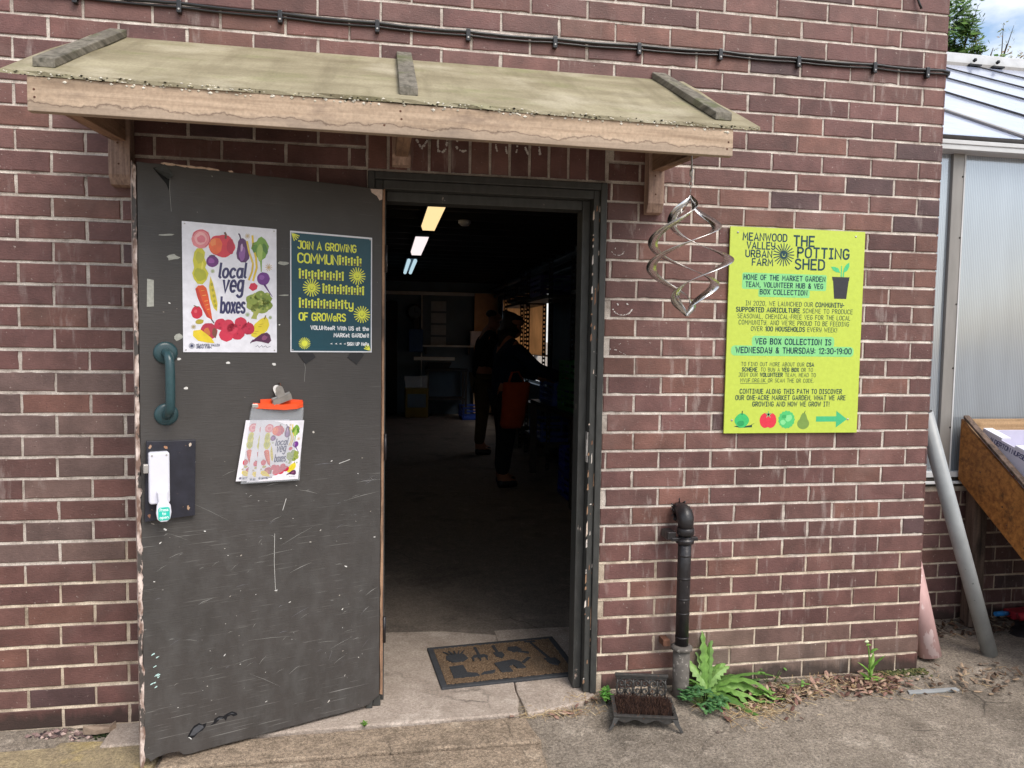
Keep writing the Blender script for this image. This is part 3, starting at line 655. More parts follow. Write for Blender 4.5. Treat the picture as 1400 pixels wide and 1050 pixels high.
# chalk marks on the bricks
mb = MB(); CF = lambda p, q, l: (p, -.0028-.0001*l, q)
def chalk(pts, w=.0085):
    pts = [Vector(p) for p in pts]
    for a, b in zip(pts, pts[1:]):
        n = max(2, int((b-a).length/.006))
        for k in range(n):
            if random.random() < .15: continue
            c = a.lerp(b, (k+.5)/n); ww = w*random.uniform(.35, .65); flat(mb, ell(c.x+random.uniform(-.001, .001), c.y+random.uniform(-.001, .001), ww, ww, n=6, jit=.3), CF, k % 5)
chalk([(-2.184, 2.14), (-2.165, 2.106), (-2.142, 2.14)]); chalk([(-2.105, 2.15), (-2.104, 2.1)]); chalk([(-2.114, 2.104), (-2.09, 2.097), (-2.073, 2.112), (-2.07, 2.15)])
chalk(arc(-2.013, 2.13, .026, .024, 70, 300)); 
for x0, z0, x1, z1 in ((-1.889, 2.14, -1.884, 2.112), (-1.85, 2.14, -1.846, 2.105), (-1.806, 2.14, -1.809, 2.112), (-1.776, 2.137, -1.764, 2.106), (-1.722, 2.14, -1.719, 2.109)): chalk([(x0, z0), (x1, z1)], .0085)
chalk(arc(-1.402, 1.765, .027, .022, 200, 345), .003); chalk([(-1.412, 1.768), (-1.413, 1.772)], .003)
chalk(arc(-1.378, 1.545, .042, .034, 195, 345), .0055); chalk([(-1.402, 1.556), (-1.394, 1.552)], .006); chalk([(-1.362, 1.556), (-1.354, 1.553)], .006)
chalk([(-1.428, 1.379), (-1.395, 1.374), (-1.36, 1.355)], .0035); chalk([(-1.39, 1.396), (-1.38, 1.402)], .003); chalk([(-1.352, 1.398), (-1.345, 1.402)], .003)
keep(mb.build('chalk_marks', CHALK))['kind'] = 'stuff'

# ------------------------------------------------------------------ door (swung open; local x runs from the free edge -0.828 to the hinge 0)
DM = Matrix.Translation((-2.298, 0, 0)) @ Matrix.Rotation(R(21.236), 4, 'Z')
DP = lambda p, q, t: (p, t, q)
mb = MB()
top = [(-.008-.806*k/24, 1.953-.006*k/24-(random.uniform(0, .006) if k > 12 else random.uniform(0, .0015))) for k in range(25)]
bot = [(-.818, .03), (-.806, .024), (-.80, .012), (-.78, .021), (-.745, .026), (-.715, .022), (-.70, .007)]+[(-.68+.64*k/16, .004+.011*k/16+random.uniform(-.001, .001)) for k in range(16)]+[(-.05, .02), (-.03, .035), (-.012, .046)]
mb.prism(bot+top, 0, .042, DP)
door = keep(mb.build('door', DOOR, bevel=.0015))
door.matrix_basis = DM
def on_door(mb_, name, m, bevel=0, par=None): return mb_.build(name, m, par or door, bevel)
mb = MB(); e = [(-.0075, .05)]; z = .05
while z < 1.95: e.append((-.0075-random.uniform(0, .003)*(1 if z < .7 else .4), z)); z += random.uniform(.01, .04)
mb.prism([(.001, .045), (.001, 1.954)]+[(p, min(q, 1.954)) for p, q in reversed(e)], -.0015, .042, DP); on_door(mb, 'edge_strip', EDGEWOOD)
mb = MB(); e = []; z = .03
while z < 1.945: e.append((-.8185+random.uniform(-.001, .0065)*(1 if z < 1 else .35), z)); z += random.uniform(.008, .03)
mb.prism([(-.829, .0), (-.822, .0), (-.816, .02)]+e+[(-.829, 1.946)], -.0016, .042, DP); on_door(mb, 'edge_strip', STRIP)
# scratches, chips and staple holes in the paint
mb = MB(); DF = lambda p, q, l: (p, -.0006-.0001*l, q)
for _ in range(80):
    x = random.uniform(-.8, -.03); z = random.uniform(.06, 1.0) if random.random() < .8 else random.uniform(1, 1.93)
    s_ = random.expovariate(1/.0016)+.0009; mb.col = S(random.choice(['#d6d3ce', '#c4beb6', '#a59c92', '#e4e2de']))
    flat(mb, ell(x, z, s_*random.uniform(.6, 2), s_*.6, random.uniform(-40, 50), 6, .35), DF, _ % 5)
for _ in range(80):
    x = random.uniform(-.78, -.06); z = random.uniform(.2, 1.0); a = R(random.gauss(12, 22)); L = random.expovariate(1/.03)+.01
    mb.col = S(random.choice(['#8e8c88', '#a19f9b', '#77757a']))
    stroke(mb, [(x, z), (x+L*.5*math.cos(a), z+L*.5*math.sin(a)+.002), (x+L*math.cos(a), z+L*math.sin(a))], random.uniform(.0006, .0013), DF, lambda t: .25+math.sin(math.pi*min(1, max(0, t))))
mb.col = S('#cfcdc9'); stroke(mb, [(-.40, .72), (-.402, .62), (-.398, .52)], .0011, DF); flat(mb, ell(-.396, .517, .006, .002, 10, 8, .3), DF, 2)
stroke(mb, [(-.36, .84), (-.372, .80)], .0018, DF); stroke(mb, [(-.17, .95), (-.13, .962)], .0022, DF)
mb.col = S('#a9a9a0'); flat(mb, [(-.792, 1.495), (-.772, 1.497), (-.771, 1.58), (-.79, 1.583)], DF, 1)
for x, z, w, h in ((-.73, 1.725, .04, .006), (-.715, 1.655, .035, .018), (-.70, 1.40, .02, .02), (-.37, 1.66, .03, .012), (-.365, 1.55, .03, .004)): flat(mb, ell(x, z, w*.6, h*.5, 4, 9, .35), DF, 3)
for x, z in ((-.70, 1.33), (-.55, 1.318), (-.40, 1.312), (-.68, 1.235)): mb.col = S('#dedcd8'); flat(mb, ell(x, z, .007, .004, 0, 8, .3), DF, 0)
mb.col = S('#8f8d8a'); stroke(mb, [(-.72, 1.92), (-.722, 1.87), (-.718, 1.80)], .0015, DF); stroke(mb, [(-.30, 1.34), (-.292, 1.30), (-.296, 1.25)], .0012, DF)
mb.col = S('#cfb49f')
for k in range(11): x = -.74+.3*random.random(); flat(mb, ell(x, 1.9465+(x+.8)*.007, .014*random.uniform(.5, 1.5), .0035, 0, 9, .4), DF, k % 5)
mb.col = S('#d8c4b8'); flat(mb, [(-.055, 1.948), (-.009, 1.951), (-.009, 1.915), (-.02, 1.91), (-.03, 1.925), (-.05, 1.935)], DF, 3)
mb.col = S('#bfe0dc')
for k in range(9): flat(mb, ell(-.80+random.uniform(0, .03), .32+random.uniform(-.1, .06), .006*random.random()+.002, .002, 25, 7, .4), DF, k % 5)
on_door(mb, 'scratches', CHIP)['kind'] = 'stuff'
mb = MB(); mb.col = S('#16161a')
flat(mb, [(-.688, .066), (-.679, .084), (-.668, .098), (-.652, .104), (-.641, .096), (-.628, .099), (-.631, .087), (-.640, .076), (-.655, .071), (-.665, .060), (-.677, .056)], DF, 0); flat(mb, [(-.618, .086), (-.606, .094), (-.603, .106), (-.588, .112), (-.574, .108), (-.561, .115), (-.546, .118), (-.531, .109), (-.528, .101), (-.541, .099), (-.549, .106), (-.561, .103), (-.566, .089), (-.572, .099), (-.586, .100), (-.599, .089)], DF, 1)
mb.col = S('#4b4c50'); flat(mb, [(-.681, .068), (-.668, .09), (-.652, .098), (-.639, .092), (-.637, .085), (-.652, .075), (-.668, .066)], DF, 4); flat(mb, [(-.597, .1), (-.59, .106), (-.576, .104), (-.58, .101)], DF, 4); flat(mb, [(-.56, .108), (-.546, .113), (-.537, .107), (-.55, .11)], DF, 4)
mb.col = S('#d8d8d6'); stroke(mb, [(-.684, .063), (-.68, .06), (-.676, .055)], .0025, DF)
on_door(mb, 'torn_patch', CHIP)
# peeled flap of paint at the top corner
mb = MB(); mb.col = S('#4a4b49')
P0 = [(-.735, -.003, 1.946), (-.765, -.004, 1.928), (-.755, -.014, 1.915), (-.728, -.022, 1.897), (-.71, -.012, 1.912)]
mb.face(P0); mb.face([(-.71, -.006, 1.912), (-.728, -.02, 1.897), (-.722, -.004, 1.93)]); mb.col = S('#191919'); flat(mb, [(-.77, 1.93), (-.732, 1.885), (-.722, 1.86), (-.72, 1.905), (-.745, 1.935)], DF, 0)
on_door(mb, 'peeling_flap', CHIP)
# pull handle
mb = MB(); mb.smooth = True
p = [(-.74, -.002, 1.35), (-.74, -.03, 1.35), (-.737, -.052, 1.343), (-.735, -.062, 1.325), (-.734, -.064, 1.29), (-.734, -.064, 1.21), (-.735, -.062, 1.178), (-.737, -.052, 1.16), (-.74, -.03, 1.152), (-.74, -.002, 1.152)]
mb.tube(p, .0145, 14); h = on_door(mb, 'handle', TEALH)
for z in (1.35, 1.152):
    q = MB(); q.lathe([(.036, 0), (.036, .003), (.034, .007), (.026, .010), (.012, .0105)], (-.74, -.0005, z), 28, (0, -1, 0)); q.build('handle_rose', TEALH, door)
# latch on its black plywood plate
mb = MB(); mb.prism([(-.808, .812), (-.66, .817), (-.655, 1.066), (-.80, 1.069)], -.018, -.0005, DP); on_door(mb, 'lock_board', LATCHPLATE, .001)
mb = MB(); mb.prism(rrect(-.797, .872, -.737, 1.037, .008), -.05, -.0185, DP); lk = on_door(mb, 'latch_case', WHITEP, .005)
mb = MB(); mb.box((-.812, -.046, .972), (-.7975, -.028, 1.0)); mb.build('latch_bolt', DULLSTEEL, lk, .002)
mb = MB(); a_ = [(-.776, .915), (-.744, .915), (-.745, .882), (-.737, .868), (-.735, .845), (-.739, .825), (-.748, .817), (-.766, .817), (-.776, .825), (-.779, .845), (-.777, .868), (-.772, .882)]
mb.prism(a_, -.066, -.0505, DP); lv = mb.build('latch_lever', WHITEP, lk, .003)
mb = MB(); mb.prism(rrect(-.7735, .8225, -.7405, .864, .007), -.0672, -.0662, DP); mb.build('lever_label', TEALLABEL, lv)
mb = MB(); mb.col = S('#e9f6f3'); LF = lambda p, q, l: (p, -.0676-.00005*l, q)
text(mb, 'Press', -.769, -.745, .852, .0085, .0016, LF); text(mb, 'to', -.762, -.752, .840, .0085, .0016, LF); text(mb, 'open', -.769, -.745, .828, .0085, .0016, LF); mb.build('lever_lettering', PRINT, lv)
for x, z in ((-.788, 1.027), (-.746, 1.027)):
    mb = MB(); mb.lathe([(.003, 0), (.003, .0012)], (x, -.05, z), 8, (0, -1, 0)); mb.build('latch_screw', DULLSTEEL, lk)
mb = MB()
for x, z, c in ((-.79, 1.052, '#a98a74'), (-.745, 1.047, '#a3785c'), (-.672, 1.052, '#c6b6a6'), (-.795, .83, '#8c6452'), (-.68, .845, '#a88a70')): mb.col = S(c); flat(mb, ell(x, z, .005, .006, 0, 9, .4), lambda p, q, l: (p, -.0187, q))
on_door(mb, 'board_chips', CHIP)['kind'] = 'stuff'
# hinges on the frame side
for z in (.3, 1.0, 1.7):
    mb = MB(); mb.tube([(.006, -.004, z-.05), (.006, -.004, z+.05)], .006, 8); on_door(mb, 'hinge', BLACKPAINT)
# ------------------------------------------------------------------ posters on the door
PW, PHT = .297, .419
def veg_art(mb, F):
    """the vegetable print, drawn in its own pixel grid and mapped by F(u, v, layer), u right and v up in 0..1"""
    def G(x, y, l):
        u = (x-48)/677; tp = 68+60*u; bt = 1008-3*u; return F(u, 1-(y-tp)/(bt-tp), l)
    def sh(c, pts, l=0): mb.col = S(c); flat(mb, pts, G, l)
    def ln(c, pts, w, tp=None): mb.col = S(c); stroke(mb, pts, w, G, tp)
    E_ = ell
    sh('#e58a90', E_(178, 195, 66, 68, 0, 18, .05)); sh('#f0b0b0', E_(175, 192, 42, 44, 10, 16, .06), 1); sh('#e07c88', E_(180, 196, 28, 26, 20, 12, .15), 2); ln('#c9485c', arc(178, 195, 60, 62, 200, 420, 16), 5)
    sh('#d8394a', E_(325, 245, 92, 80, 8, 26, .02, 5, .05)); sh('#ee6b3c', E_(278, 245, 46, 58, 12, 16, .1), 1); sh('#f08a50', E_(262, 220, 20, 26, 0, 10, .2), 2); sh('#c02845', E_(385, 250, 26, 55, 0, 12, .1), 2); ln('#6d4a3c', [(350, 190), (352, 165), (345, 152)], 14)
    sh('#5b2a63', [(440, 215), (452, 195), (475, 190), (495, 205), (505, 240), (522, 290), (520, 335), (495, 362), (460, 362), (432, 335), (426, 295), (436, 250)]); sh('#8d5a9b', E_(470, 300, 22, 50, 8, 14, .12), 1); sh('#c49fc6', E_(466, 255, 9, 32, 5, 9, .2), 2); ln('#3d2345', [(458, 195), (452, 170), (445, 160)], 10)
    ln('#e6c533', [(545, 175), (550, 250), (570, 330), (575, 400), (548, 490)], 15); ln('#dcb82a', [(505, 215), (520, 290), (548, 370), (540, 430), (517, 485)], 14); ln('#f0dc74', [(508, 235), (523, 300), (550, 375)], 4)
    sh('#79a23c', [(612, 180), (640, 200), (655, 225), (668, 250), (655, 290), (640, 330), (615, 345), (612, 430), (606, 430), (600, 350), (575, 320), (565, 290), (535, 265), (545, 225), (575, 215), (590, 190)]); sh('#a8c261', E_(600, 300, 22, 60, 5, 12, .2), 1); sh('#4f7d2d', E_(640, 270, 18, 40, -20, 10, .25), 2); sh('#5d8a33', E_(560, 265, 16, 30, 20, 10, .25), 2)
    sh('#6d2f86', E_(625, 478, 48, 46, 0, 18, .03)); sh('#8e56a6', E_(612, 470, 20, 18, 0, 10, .15), 1); ln('#56256e', [(632, 520), (655, 555), (690, 605)], 14, lambda t: 1.2-t)
    sh('#cfc838', [(150, 262), (185, 262), (205, 290), (200, 330), (215, 370), (205, 400), (228, 440), (215, 485), (185, 520), (150, 515), (125, 480), (114, 440), (128, 400), (120, 350), (130, 290)]); sh('#aeb034', E_(170, 450, 38, 50, 0, 12, .2), 1); sh('#b9b63a', E_(165, 330, 28, 40, 0, 10, .25), 1); sh('#e2d95a', E_(185, 390, 10, 34, 10, 9, .3), 2)
    sh('#6d2a78', E_(255, 355, 44, 42, 0, 16, .03)); sh('#98509f', E_(248, 352, 20, 20, 0, 10, .2), 1); ln('#43304a', [(235, 318), (252, 312), (272, 316)], 8)
    sh('#d6c23a', [(240, 460), (258, 510), (275, 580), (290, 660), (284, 712), (262, 690), (240, 620), (230, 540)]); 
    for x, y in ((250, 520), (256, 560), (262, 602), (268, 640), (275, 672)): sh('#a8a02e', E_(x, y, 9, 12, 0, 8), 1)
    sh('#dd5428', [(135, 550), (155, 528), (190, 525), (212, 545), (225, 600), (238, 680), (252, 775), (215, 755), (178, 680), (148, 610)]); sh('#c53a2c', [(135, 552), (152, 545), (170, 600), (200, 690), (245, 772), (212, 752), (176, 680), (148, 610)], 1)
    for x, y, L in ((175, 565, 26), (185, 600, 24), (198, 640, 22), (206, 668, 18), (216, 700, 16)): ln('#f2b45a', [(x, y), (x+L, y-4)], 4)
    ln('#3c2a2a', [(245, 770), (262, 795)], 8)
    sh('#cb2440', E_(145, 722, 40, 46, 0, 16, .05)); sh('#e35a66', E_(135, 712, 12, 14, 0, 8, .2), 1); ln('#5d5a3c', [(125, 672), (150, 682)], 7)
    sh('#b5a437', E_(162, 788, 30, 20, 0, 10, .15))
    sh('#b8304a', E_(228, 855, 60, 58, 20, 16, .06)); sh('#c9743f', E_(212, 862, 24, 30, 0, 10, .2), 1); sh('#7c4a3c', E_(268, 870, 18, 36, 0, 10, .2), 2)
    sh('#e8cd2f', [(118, 852), (170, 845), (215, 880), (245, 905), (266, 942), (215, 938), (150, 925), (115, 890)], 3); ln('#b99a2a', [(140, 870), (200, 898), (262, 938)], 4)
    for x, y, r, c in ((310, 805, 44, '#c92a4a'), (365, 815, 46, '#d03450'), (455, 795, 44, '#cc2d4c'), (510, 835, 46, '#bf2548'), (350, 880, 52, '#d2304e'), (430, 865, 54, '#c62848'), (395, 835, 40, '#d63a56')): sh(c, E_(x, y, r, r*.95, 0, 16, .04), random.randrange(4))
    for k in range(16): sh('#a81e3c', E_(random.uniform(290, 520), random.uniform(790, 890), 7, 6, 0, 7, .3), 4)
    sh('#e2cd34', [(640, 748), (660, 770), (668, 810), (650, 850), (610, 880), (560, 900), (532, 890), (530, 850), (560, 800), (600, 768)], 1)
    for k in range(5): ln('#b79e2c', [(548+k*12, 870-k*16), (572+k*12, 872-k*18)], 4)
    ln('#6a5b3c', [(632, 765), (640, 742)], 8); sh('#56264c', [(528, 936), (560, 905), (610, 870), (650, 862), (672, 880), (682, 920), (660, 942), (610, 930), (570, 925)], 3); sh('#8a4a70', E_(630, 900, 26, 16, -15, 9, .3), 4); ln('#4a2a4a', [(526, 938), (545, 915)], 7)
    for x, y, r in ((590, 640, 60), (540, 625, 44), (640, 620, 48), (655, 670, 40), (545, 665, 46), (600, 600, 46), (620, 690, 45), (570, 695, 40)): sh(random.choice(['#8a9a44', '#7d9038', '#96a24e']), E_(x, y, r, r*.85, 0, 14, .12), random.randrange(3))
    for k in range(26): sh(random.choice(['#5f752c', '#a9b25c']), E_(random.uniform(525, 660), random.uniform(585, 705), 9, 8, 0, 7, .3), 3)
    sh('#a7ac58', [(555, 690), (605, 700), (575, 745), (572, 768), (530, 762), (545, 735)], 2)
    sh('#d0294a', [(515, 545), (530, 512), (560, 508), (582, 528), (575, 552), (545, 567)]); 
    for x, y, r, c in ((508, 176, 18, '#c9b28a'), (665, 398, 26, '#cdae7a'), (257, 425, 14, '#a9b28a'), (505, 735, 16, '#9fae84'), (120, 825, 16, '#b3a276'), (675, 755, 12, '#9fae84')):
        for a in range(0, 180, 36): ln(c, [(x-r*math.cos(R(a)), y-r*math.sin(R(a))), (x+r*math.cos(R(a)), y+r*math.sin(R(a)))], 4)
    # hand-drawn words
    def TG(p, q, l): return G(p, -q, l)
    mb.col = S('#33325f')
    text(mb, 'local', 300, 490, -470, 96, 17, TG, gap=.2, slant=.14); text(mb, 'veg', 326, 468, -572, 122, 18, TG, gap=.2, slant=.12); text(mb, 'boxes', 312, 482, -722, 112, 16, TG, gap=.2, slant=.06)
    sh('#2b3157', E_(107, 962, 9, 9, 0, 10), 1)
    for a in range(0, 360, 24): ln('#2b3157', [(107+11*math.cos(R(a)), 962+11*math.sin(R(a))), (107+22*math.cos(R(a)), 962+22*math.sin(R(a)))], 3)
    mb.col = S('#2b3157'); text(mb, 'MEANWOOD VALLEY', 137, 300, -963, 15, 3.2, TG); text(mb, 'URBAN FARM', 137, 243, -980, 15, 3.2, TG)
    ln('#777788', [(565, 965), (580, 955), (590, 970), (610, 955), (618, 968), (640, 958), (650, 970), (675, 962)], 3)
def board(mb, x0, x1, z0, z1, y0, y1, curl=.0): mb.box((x0, y0, z0), (x1, y1, z1))
mb = MB(); mb.col = S('#e9e8f0'); mb.box((-.688, -.0042, 1.3525), (-.391, -.003, 1.7725))
veg_art(mb, lambda u, v, l: (-.688+.297*u, -.0045-.00012*l, 1.3525+.42*v))
p1 = tag(mb.build('poster', WATERCOL, M=DM), 'white poster of painted vegetables around the words local veg boxes, pinned to the black door', 'poster')
for x, z in ((-.68, 1.765), (-.399, 1.765), (-.68, 1.36), (-.399, 1.36)):
    mb = MB(); mb.lathe([(.0025, 0), (.002, .002)], (x, -.0042, z), 8, (0, -1, 0)); mb.build('pin', DULLSTEEL, p1)
# teal poster
def sunburst(mb, cx, cz, r0, r1, n, w, F, c, face=None, a_lo=0, a_hi=360, off=0):
    mb.col = S(c); flat(mb, ell(cx, cz, r0, r0, 0, 24), F, 2)
    for k in range(n):
        a = R(off+360*k/n)
        if not a_lo <= (math.degrees(a) % 360) <= a_hi: continue
        stroke(mb, [(cx+r0*1.05*math.cos(a), cz+r0*1.05*math.sin(a)), (cx+(r0+r1)*.5*math.cos(a), cz+(r0+r1)*.5*math.sin(a)), (cx+r1*math.cos(a), cz+r1*math.sin(a))], w, F)
    if face: 
        mb.col = S(face); FF = lambda p, q, l: F(p, q, 5); stroke(mb, arc(cx, cz-r0*.05, r0*.4, r0*.4, 200, 340), r0*.13, FF)
        for dx in (-.42, .42): flat(mb, ell(cx+dx*r0, cz+.12*r0, r0*.09, r0*.09, 0, 8), F, 5)
mb = MB(); mb.col = S('#e4e4ea'); mb.box((-.345, -.0042, 1.354), (-.049, -.003, 1.772))
TF = lambda p, q, l: (-.345+p*.297/297, -.0048-.00012*l, 1.354+q*.418/418)      # millimetres on the sheet
mb.col = S('#124755'); mb.face([(-.341+0, -.0045, 1.3585), (-.053, -.0045, 1.3585), (-.053, -.0045, 1.766), (-.341, -.0045, 1.766)])
Y = '#e6ea4e'; mb.col = S(Y)
text(mb, 'JOiN A GROWiNG', 27, 235, 360, 25, 4.6, TF, gap=.22)
text(mb, 'COMMUN', 27, 168, 312, 31, 5.4, TF, gap=.16)
def people_row(x0, x1, z, n, h0):
    for k in range(n):
        x = x0+(x1-x0)*k/(n-1); h = h0*(1, .72, .9, .64, .8, .6)[k % 6]; mb.col = S(Y)
        flat(mb, rrect(x-3.2, z, x+3.2, z+h, 1.5), TF, 1); flat(mb, ell(x, z+h+5.2, 4.4, 4.6, 0, 12), TF, 1)
        if k % 2: mb.col = S('#6f6236'); flat(mb, rrect(x-3.2, z+1, x+3.2, z+h*.55, 1.2), TF, 3)
people_row(176, 252, 312, 8, 26); people_row(33, 186, 256, 15, 26); people_row(116, 262, 208, 15, 26); people_row(33, 184, 155, 15, 26)
mb.col = S(Y); text(mb, 'ty', 192, 224, 158, 30, 5.2, TF, gap=.2); text(mb, 'OF GROWeRS', 31, 196, 112, 25, 4.8, TF, gap=.2)
for x, z in ((240, 276), (74, 226), (258, 138)): sunburst(mb, x, z, 14, 30, 18, 3.6, TF, Y, '#5a6b2c')
sunburst(mb, 49, 31, 9.5, 20, 20, 2.2, TF, Y); 
sunburst(mb, 6, 410, .5, 26, 20, 3.6, TF, Y, None, 272, 358); sunburst(mb, 290, 7, .5, 24, 20, 3.6, TF, Y, None, 92, 178)
mb.col = S('#eef0f2'); text(mb, 'VOLUNteeR With US at the', 71, 284, 80, 13, 3, TF, gap=.24); text(mb, 'MARKet GARDeN!', 154, 284, 55, 13, 3, TF, gap=.24); text(mb, 'SiGN UP HeRe', 203, 284, 25, 11, 2.6, TF, gap=.24)
for x in (140, 157, 173, 189): flat(mb, [(x, 30), (x+9, 34), (x+7, 30.5), (x+10, 28)], TF, 1)
p2 = tag(mb.build('poster', PRINT, M=DM), 'dark teal poster with yellow suns asking growers to join, pinned near the door hinge', 'poster')
for x, z in ((-.337, 1.764), (-.057, 1.764), (-.337, 1.362), (-.057, 1.362)):
    mb = MB(); mb.lathe([(.0025, 0), (.002, .002)], (x, -.0048, z), 8, (0, -1, 0)); mb.build('pin', DULLSTEEL, p2)
for x, z, r, l in ((-.283, 1.337, 35, 'piece of black tape under the left bottom corner of the teal poster'), (-.113, 1.335, -38, 'piece of black tape under the right bottom corner of the teal poster')):
    mb = MB(); c, s = math.cos(R(r)), math.sin(R(r)); mb.prism([(x+a*c-b*s, z+a*s+b*c) for a, b in ((-.022, -.016), (.022, -.016), (.022, .03), (-.022, .03))], -.0028, -.0005, DP)
    tag(mb.build('tape', BLACKTAPE, M=DM), l, 'tape', 'tape on the door')
# clear zip bag of flyers on a clip
def bag_map(u, v): return Vector((-.515+.040*v+(.198-.024*v)*u-.0, 0, .908+.277*v-.004*u))
zb = thing('zip_bag', 'clear plastic bag with orange zip holding small vegetable flyers, clipped to the door', 'bag', M=DM)
mb = MB(); mb.smooth = True; N_ = 10
for sgn, base in ((1, -.016), (-1, -.004)):
    i = len(mb.v)
    for b in range(N_+1):
        for a in range(N_+1):
            u, v = a/N_, b/N_; p = bag_map(u, v*.93); bul = .010*math.sin(math.pi*u)*math.sin(math.pi*min(1, v*.9+.1))
            mb.v.append((p.x, base-sgn*bul*(1 if sgn > 0 else .2), p.z))
    for b in range(N_):
        for a in range(N_): mb.idx(i, (b*(N_+1)+a, b*(N_+1)+a+1, (b+1)*(N_+1)+a+1, (b+1)*(N_+1)+a))
mb.build('pouch', CLEAR, zb)
mb = MB(); mb.smooth = True
pt = lambda u, v, y: (bag_map(u, v).x, y, bag_map(u, v).z)
zp = [pt(.02, .955, -.014), pt(.3, .945, -.026), pt(.6, .935, -.032), pt(.85, .945, -.028), pt(.98, .965, -.018), pt(.985, .985, -.008), pt(.7, 1.0, -.004), pt(.3, 1.0, -.004), pt(.16, .995, -.006)]
mb.smooth = False
for k in range(len(zp)-1):
    a, b = Vector(zp[k]), Vector(zp[k+1]); hh = Vector((0, 0, .009)); yy = Vector((0, -.0012, 0))
    mb.hexa([a-hh, b-hh, a-hh-yy, b-hh-yy, a+hh, b+hh, a+hh-yy, b+hh-yy])
mb.face([zp[0], zp[1], zp[2], zp[3], zp[4], zp[5], zp[6], zp[7]]); mb.build('zip_strip', ORANGE, zb)
mb = MB(); a = Vector(zp[0]); mb.box((a.x-.004, a.y-.004, a.z-.008), (a.x+.02, a.y+.002, a.z+.006)); mb.build('zip_slider', DULLSTEEL, zb, .002)
for k, (du, dv, y, l) in enumerate(((.0, 0, -.0185, 'front flyer of painted vegetables in the clear zip bag'), (-.028, -.002, -.0155, 'middle flyer peeking out to the left inside the clear zip bag'), (-.062, .004, -.0125, 'rearmost flyer furthest left inside the clear zip bag'))):
    x0, z0 = -.4685+du, .9135+dv; sl = .022 if k == 0 else .034
    def FF(u, v, l_, x0=x0, z0=z0, y=y, sl=sl): return (x0+.145*u+sl*v, y-.00008*l_-.003*math.sin(math.pi*u), z0+.206*v-.004*u)
    mb = MB(); mb.col = S('#e6e3ea')
    for a in range(6): mb.face([FF(a/6, 0, -2), FF((a+1)/6, 0, -2), FF((a+1)/6, 1, -2), FF(a/6, 1, -2)])
    veg_art(mb, FF); tag(mb.build('flyer', WATERCOL, M=DM), l, 'flyer', 'flyers in the zip bag')
clp = thing('bulldog_clip', 'silver bulldog clip hanging from a nail above the orange zip', 'clip', M=DM)
RC = Matrix.Translation((-.378, -.022, 1.190))  @ Matrix.Rotation(R(-20), 4, 'Y') @ Matrix.Scale(1.2, 4)
mb = MB()
for s_ in (-1, 1): mb.prism([(-.027, -.008), (.027, -.008), (.027, .010), (-.027, .010)], .010*s_-.001, .010*s_+.001, lambda p, q, t: RC @ Vector((p, t*(1-.6*(q < 0)), q)))
mb.tube([RC @ Vector((-.027, 0, .011)), RC @ Vector((.027, 0, .011))], .0055, 10); mb.build('clip_jaw', DULLSTEEL, clp)
for s_ in (-1, 1):
    mb = MB(); mb.prism([(-.012, .008), (.012, .008), (.011, .032)]+arc(0, .033, .011, .011, 0, 180, 6)+[(-.011, .032)], .006*s_-.0006, .006*s_+.0006, lambda p, q, t: RC @ Vector((p, t+.3*s_*(q-.008), q))); mb.build('clip_arm', DULLSTEEL, clp)
mb = MB(); mb.tube([(-.384, .01, 1.246), (-.384, -.02, 1.247), (-.382, -.024, 1.232), (-.381, -.022, 1.222)], .0016, 6); tag(mb.build('nail', RUST, M=DM), 'bent nail in the black door carrying the bulldog clip', 'nail')

# ------------------------------------------------------------------ green sign board
SX, SZ = -.942, 1.044
mb = MB(); mb.col = S('#bccd52'); mb.box((SX, -.0125, SZ), (SX+.593, -.0055, SZ+.829))
GF = lambda p, q, l: (SX+p/1000, -.0127-.00012*l, SZ+q/1000)
DK = '#173d49'; mb.col = S(DK)
for s_, a, b, z, c, w in (('MEANWOOD', 55, 244, 777, 28, 4.6), ('VALLEY', 73, 193, 744, 26, 4.4), ('URBAN', 69, 181, 711, 26, 4.4), ('FARM', 98, 186, 678, 26, 4.4), ('THE', 276, 365, 762, 39, 6.6), ('POTTING', 295, 523, 716, 39, 6.6), ('SHED', 286, 414, 669, 39, 6.6)): text(mb, s_, a, b, z, c, w*1.12, GF, gap=.26)
sunburst(mb, 233, 724, 16, 45, 20, 4.0, GF, DK, '#c7dd66')
mb.col = S('#86cf86'); flat(mb, rrect(57, 583, 427, 648, 7), GF, 0); flat(mb, rrect(129, 553, 354, 584, 6), GF, 0)
flat(mb, rrect(108, 352, 473, 396, 14), GF, 0); flat(mb, rrect(19, 315, 563, 356, 16), GF, 1)
UP = lambda p, q, l: GF(p, q, l+2)
mb.col = S(DK)
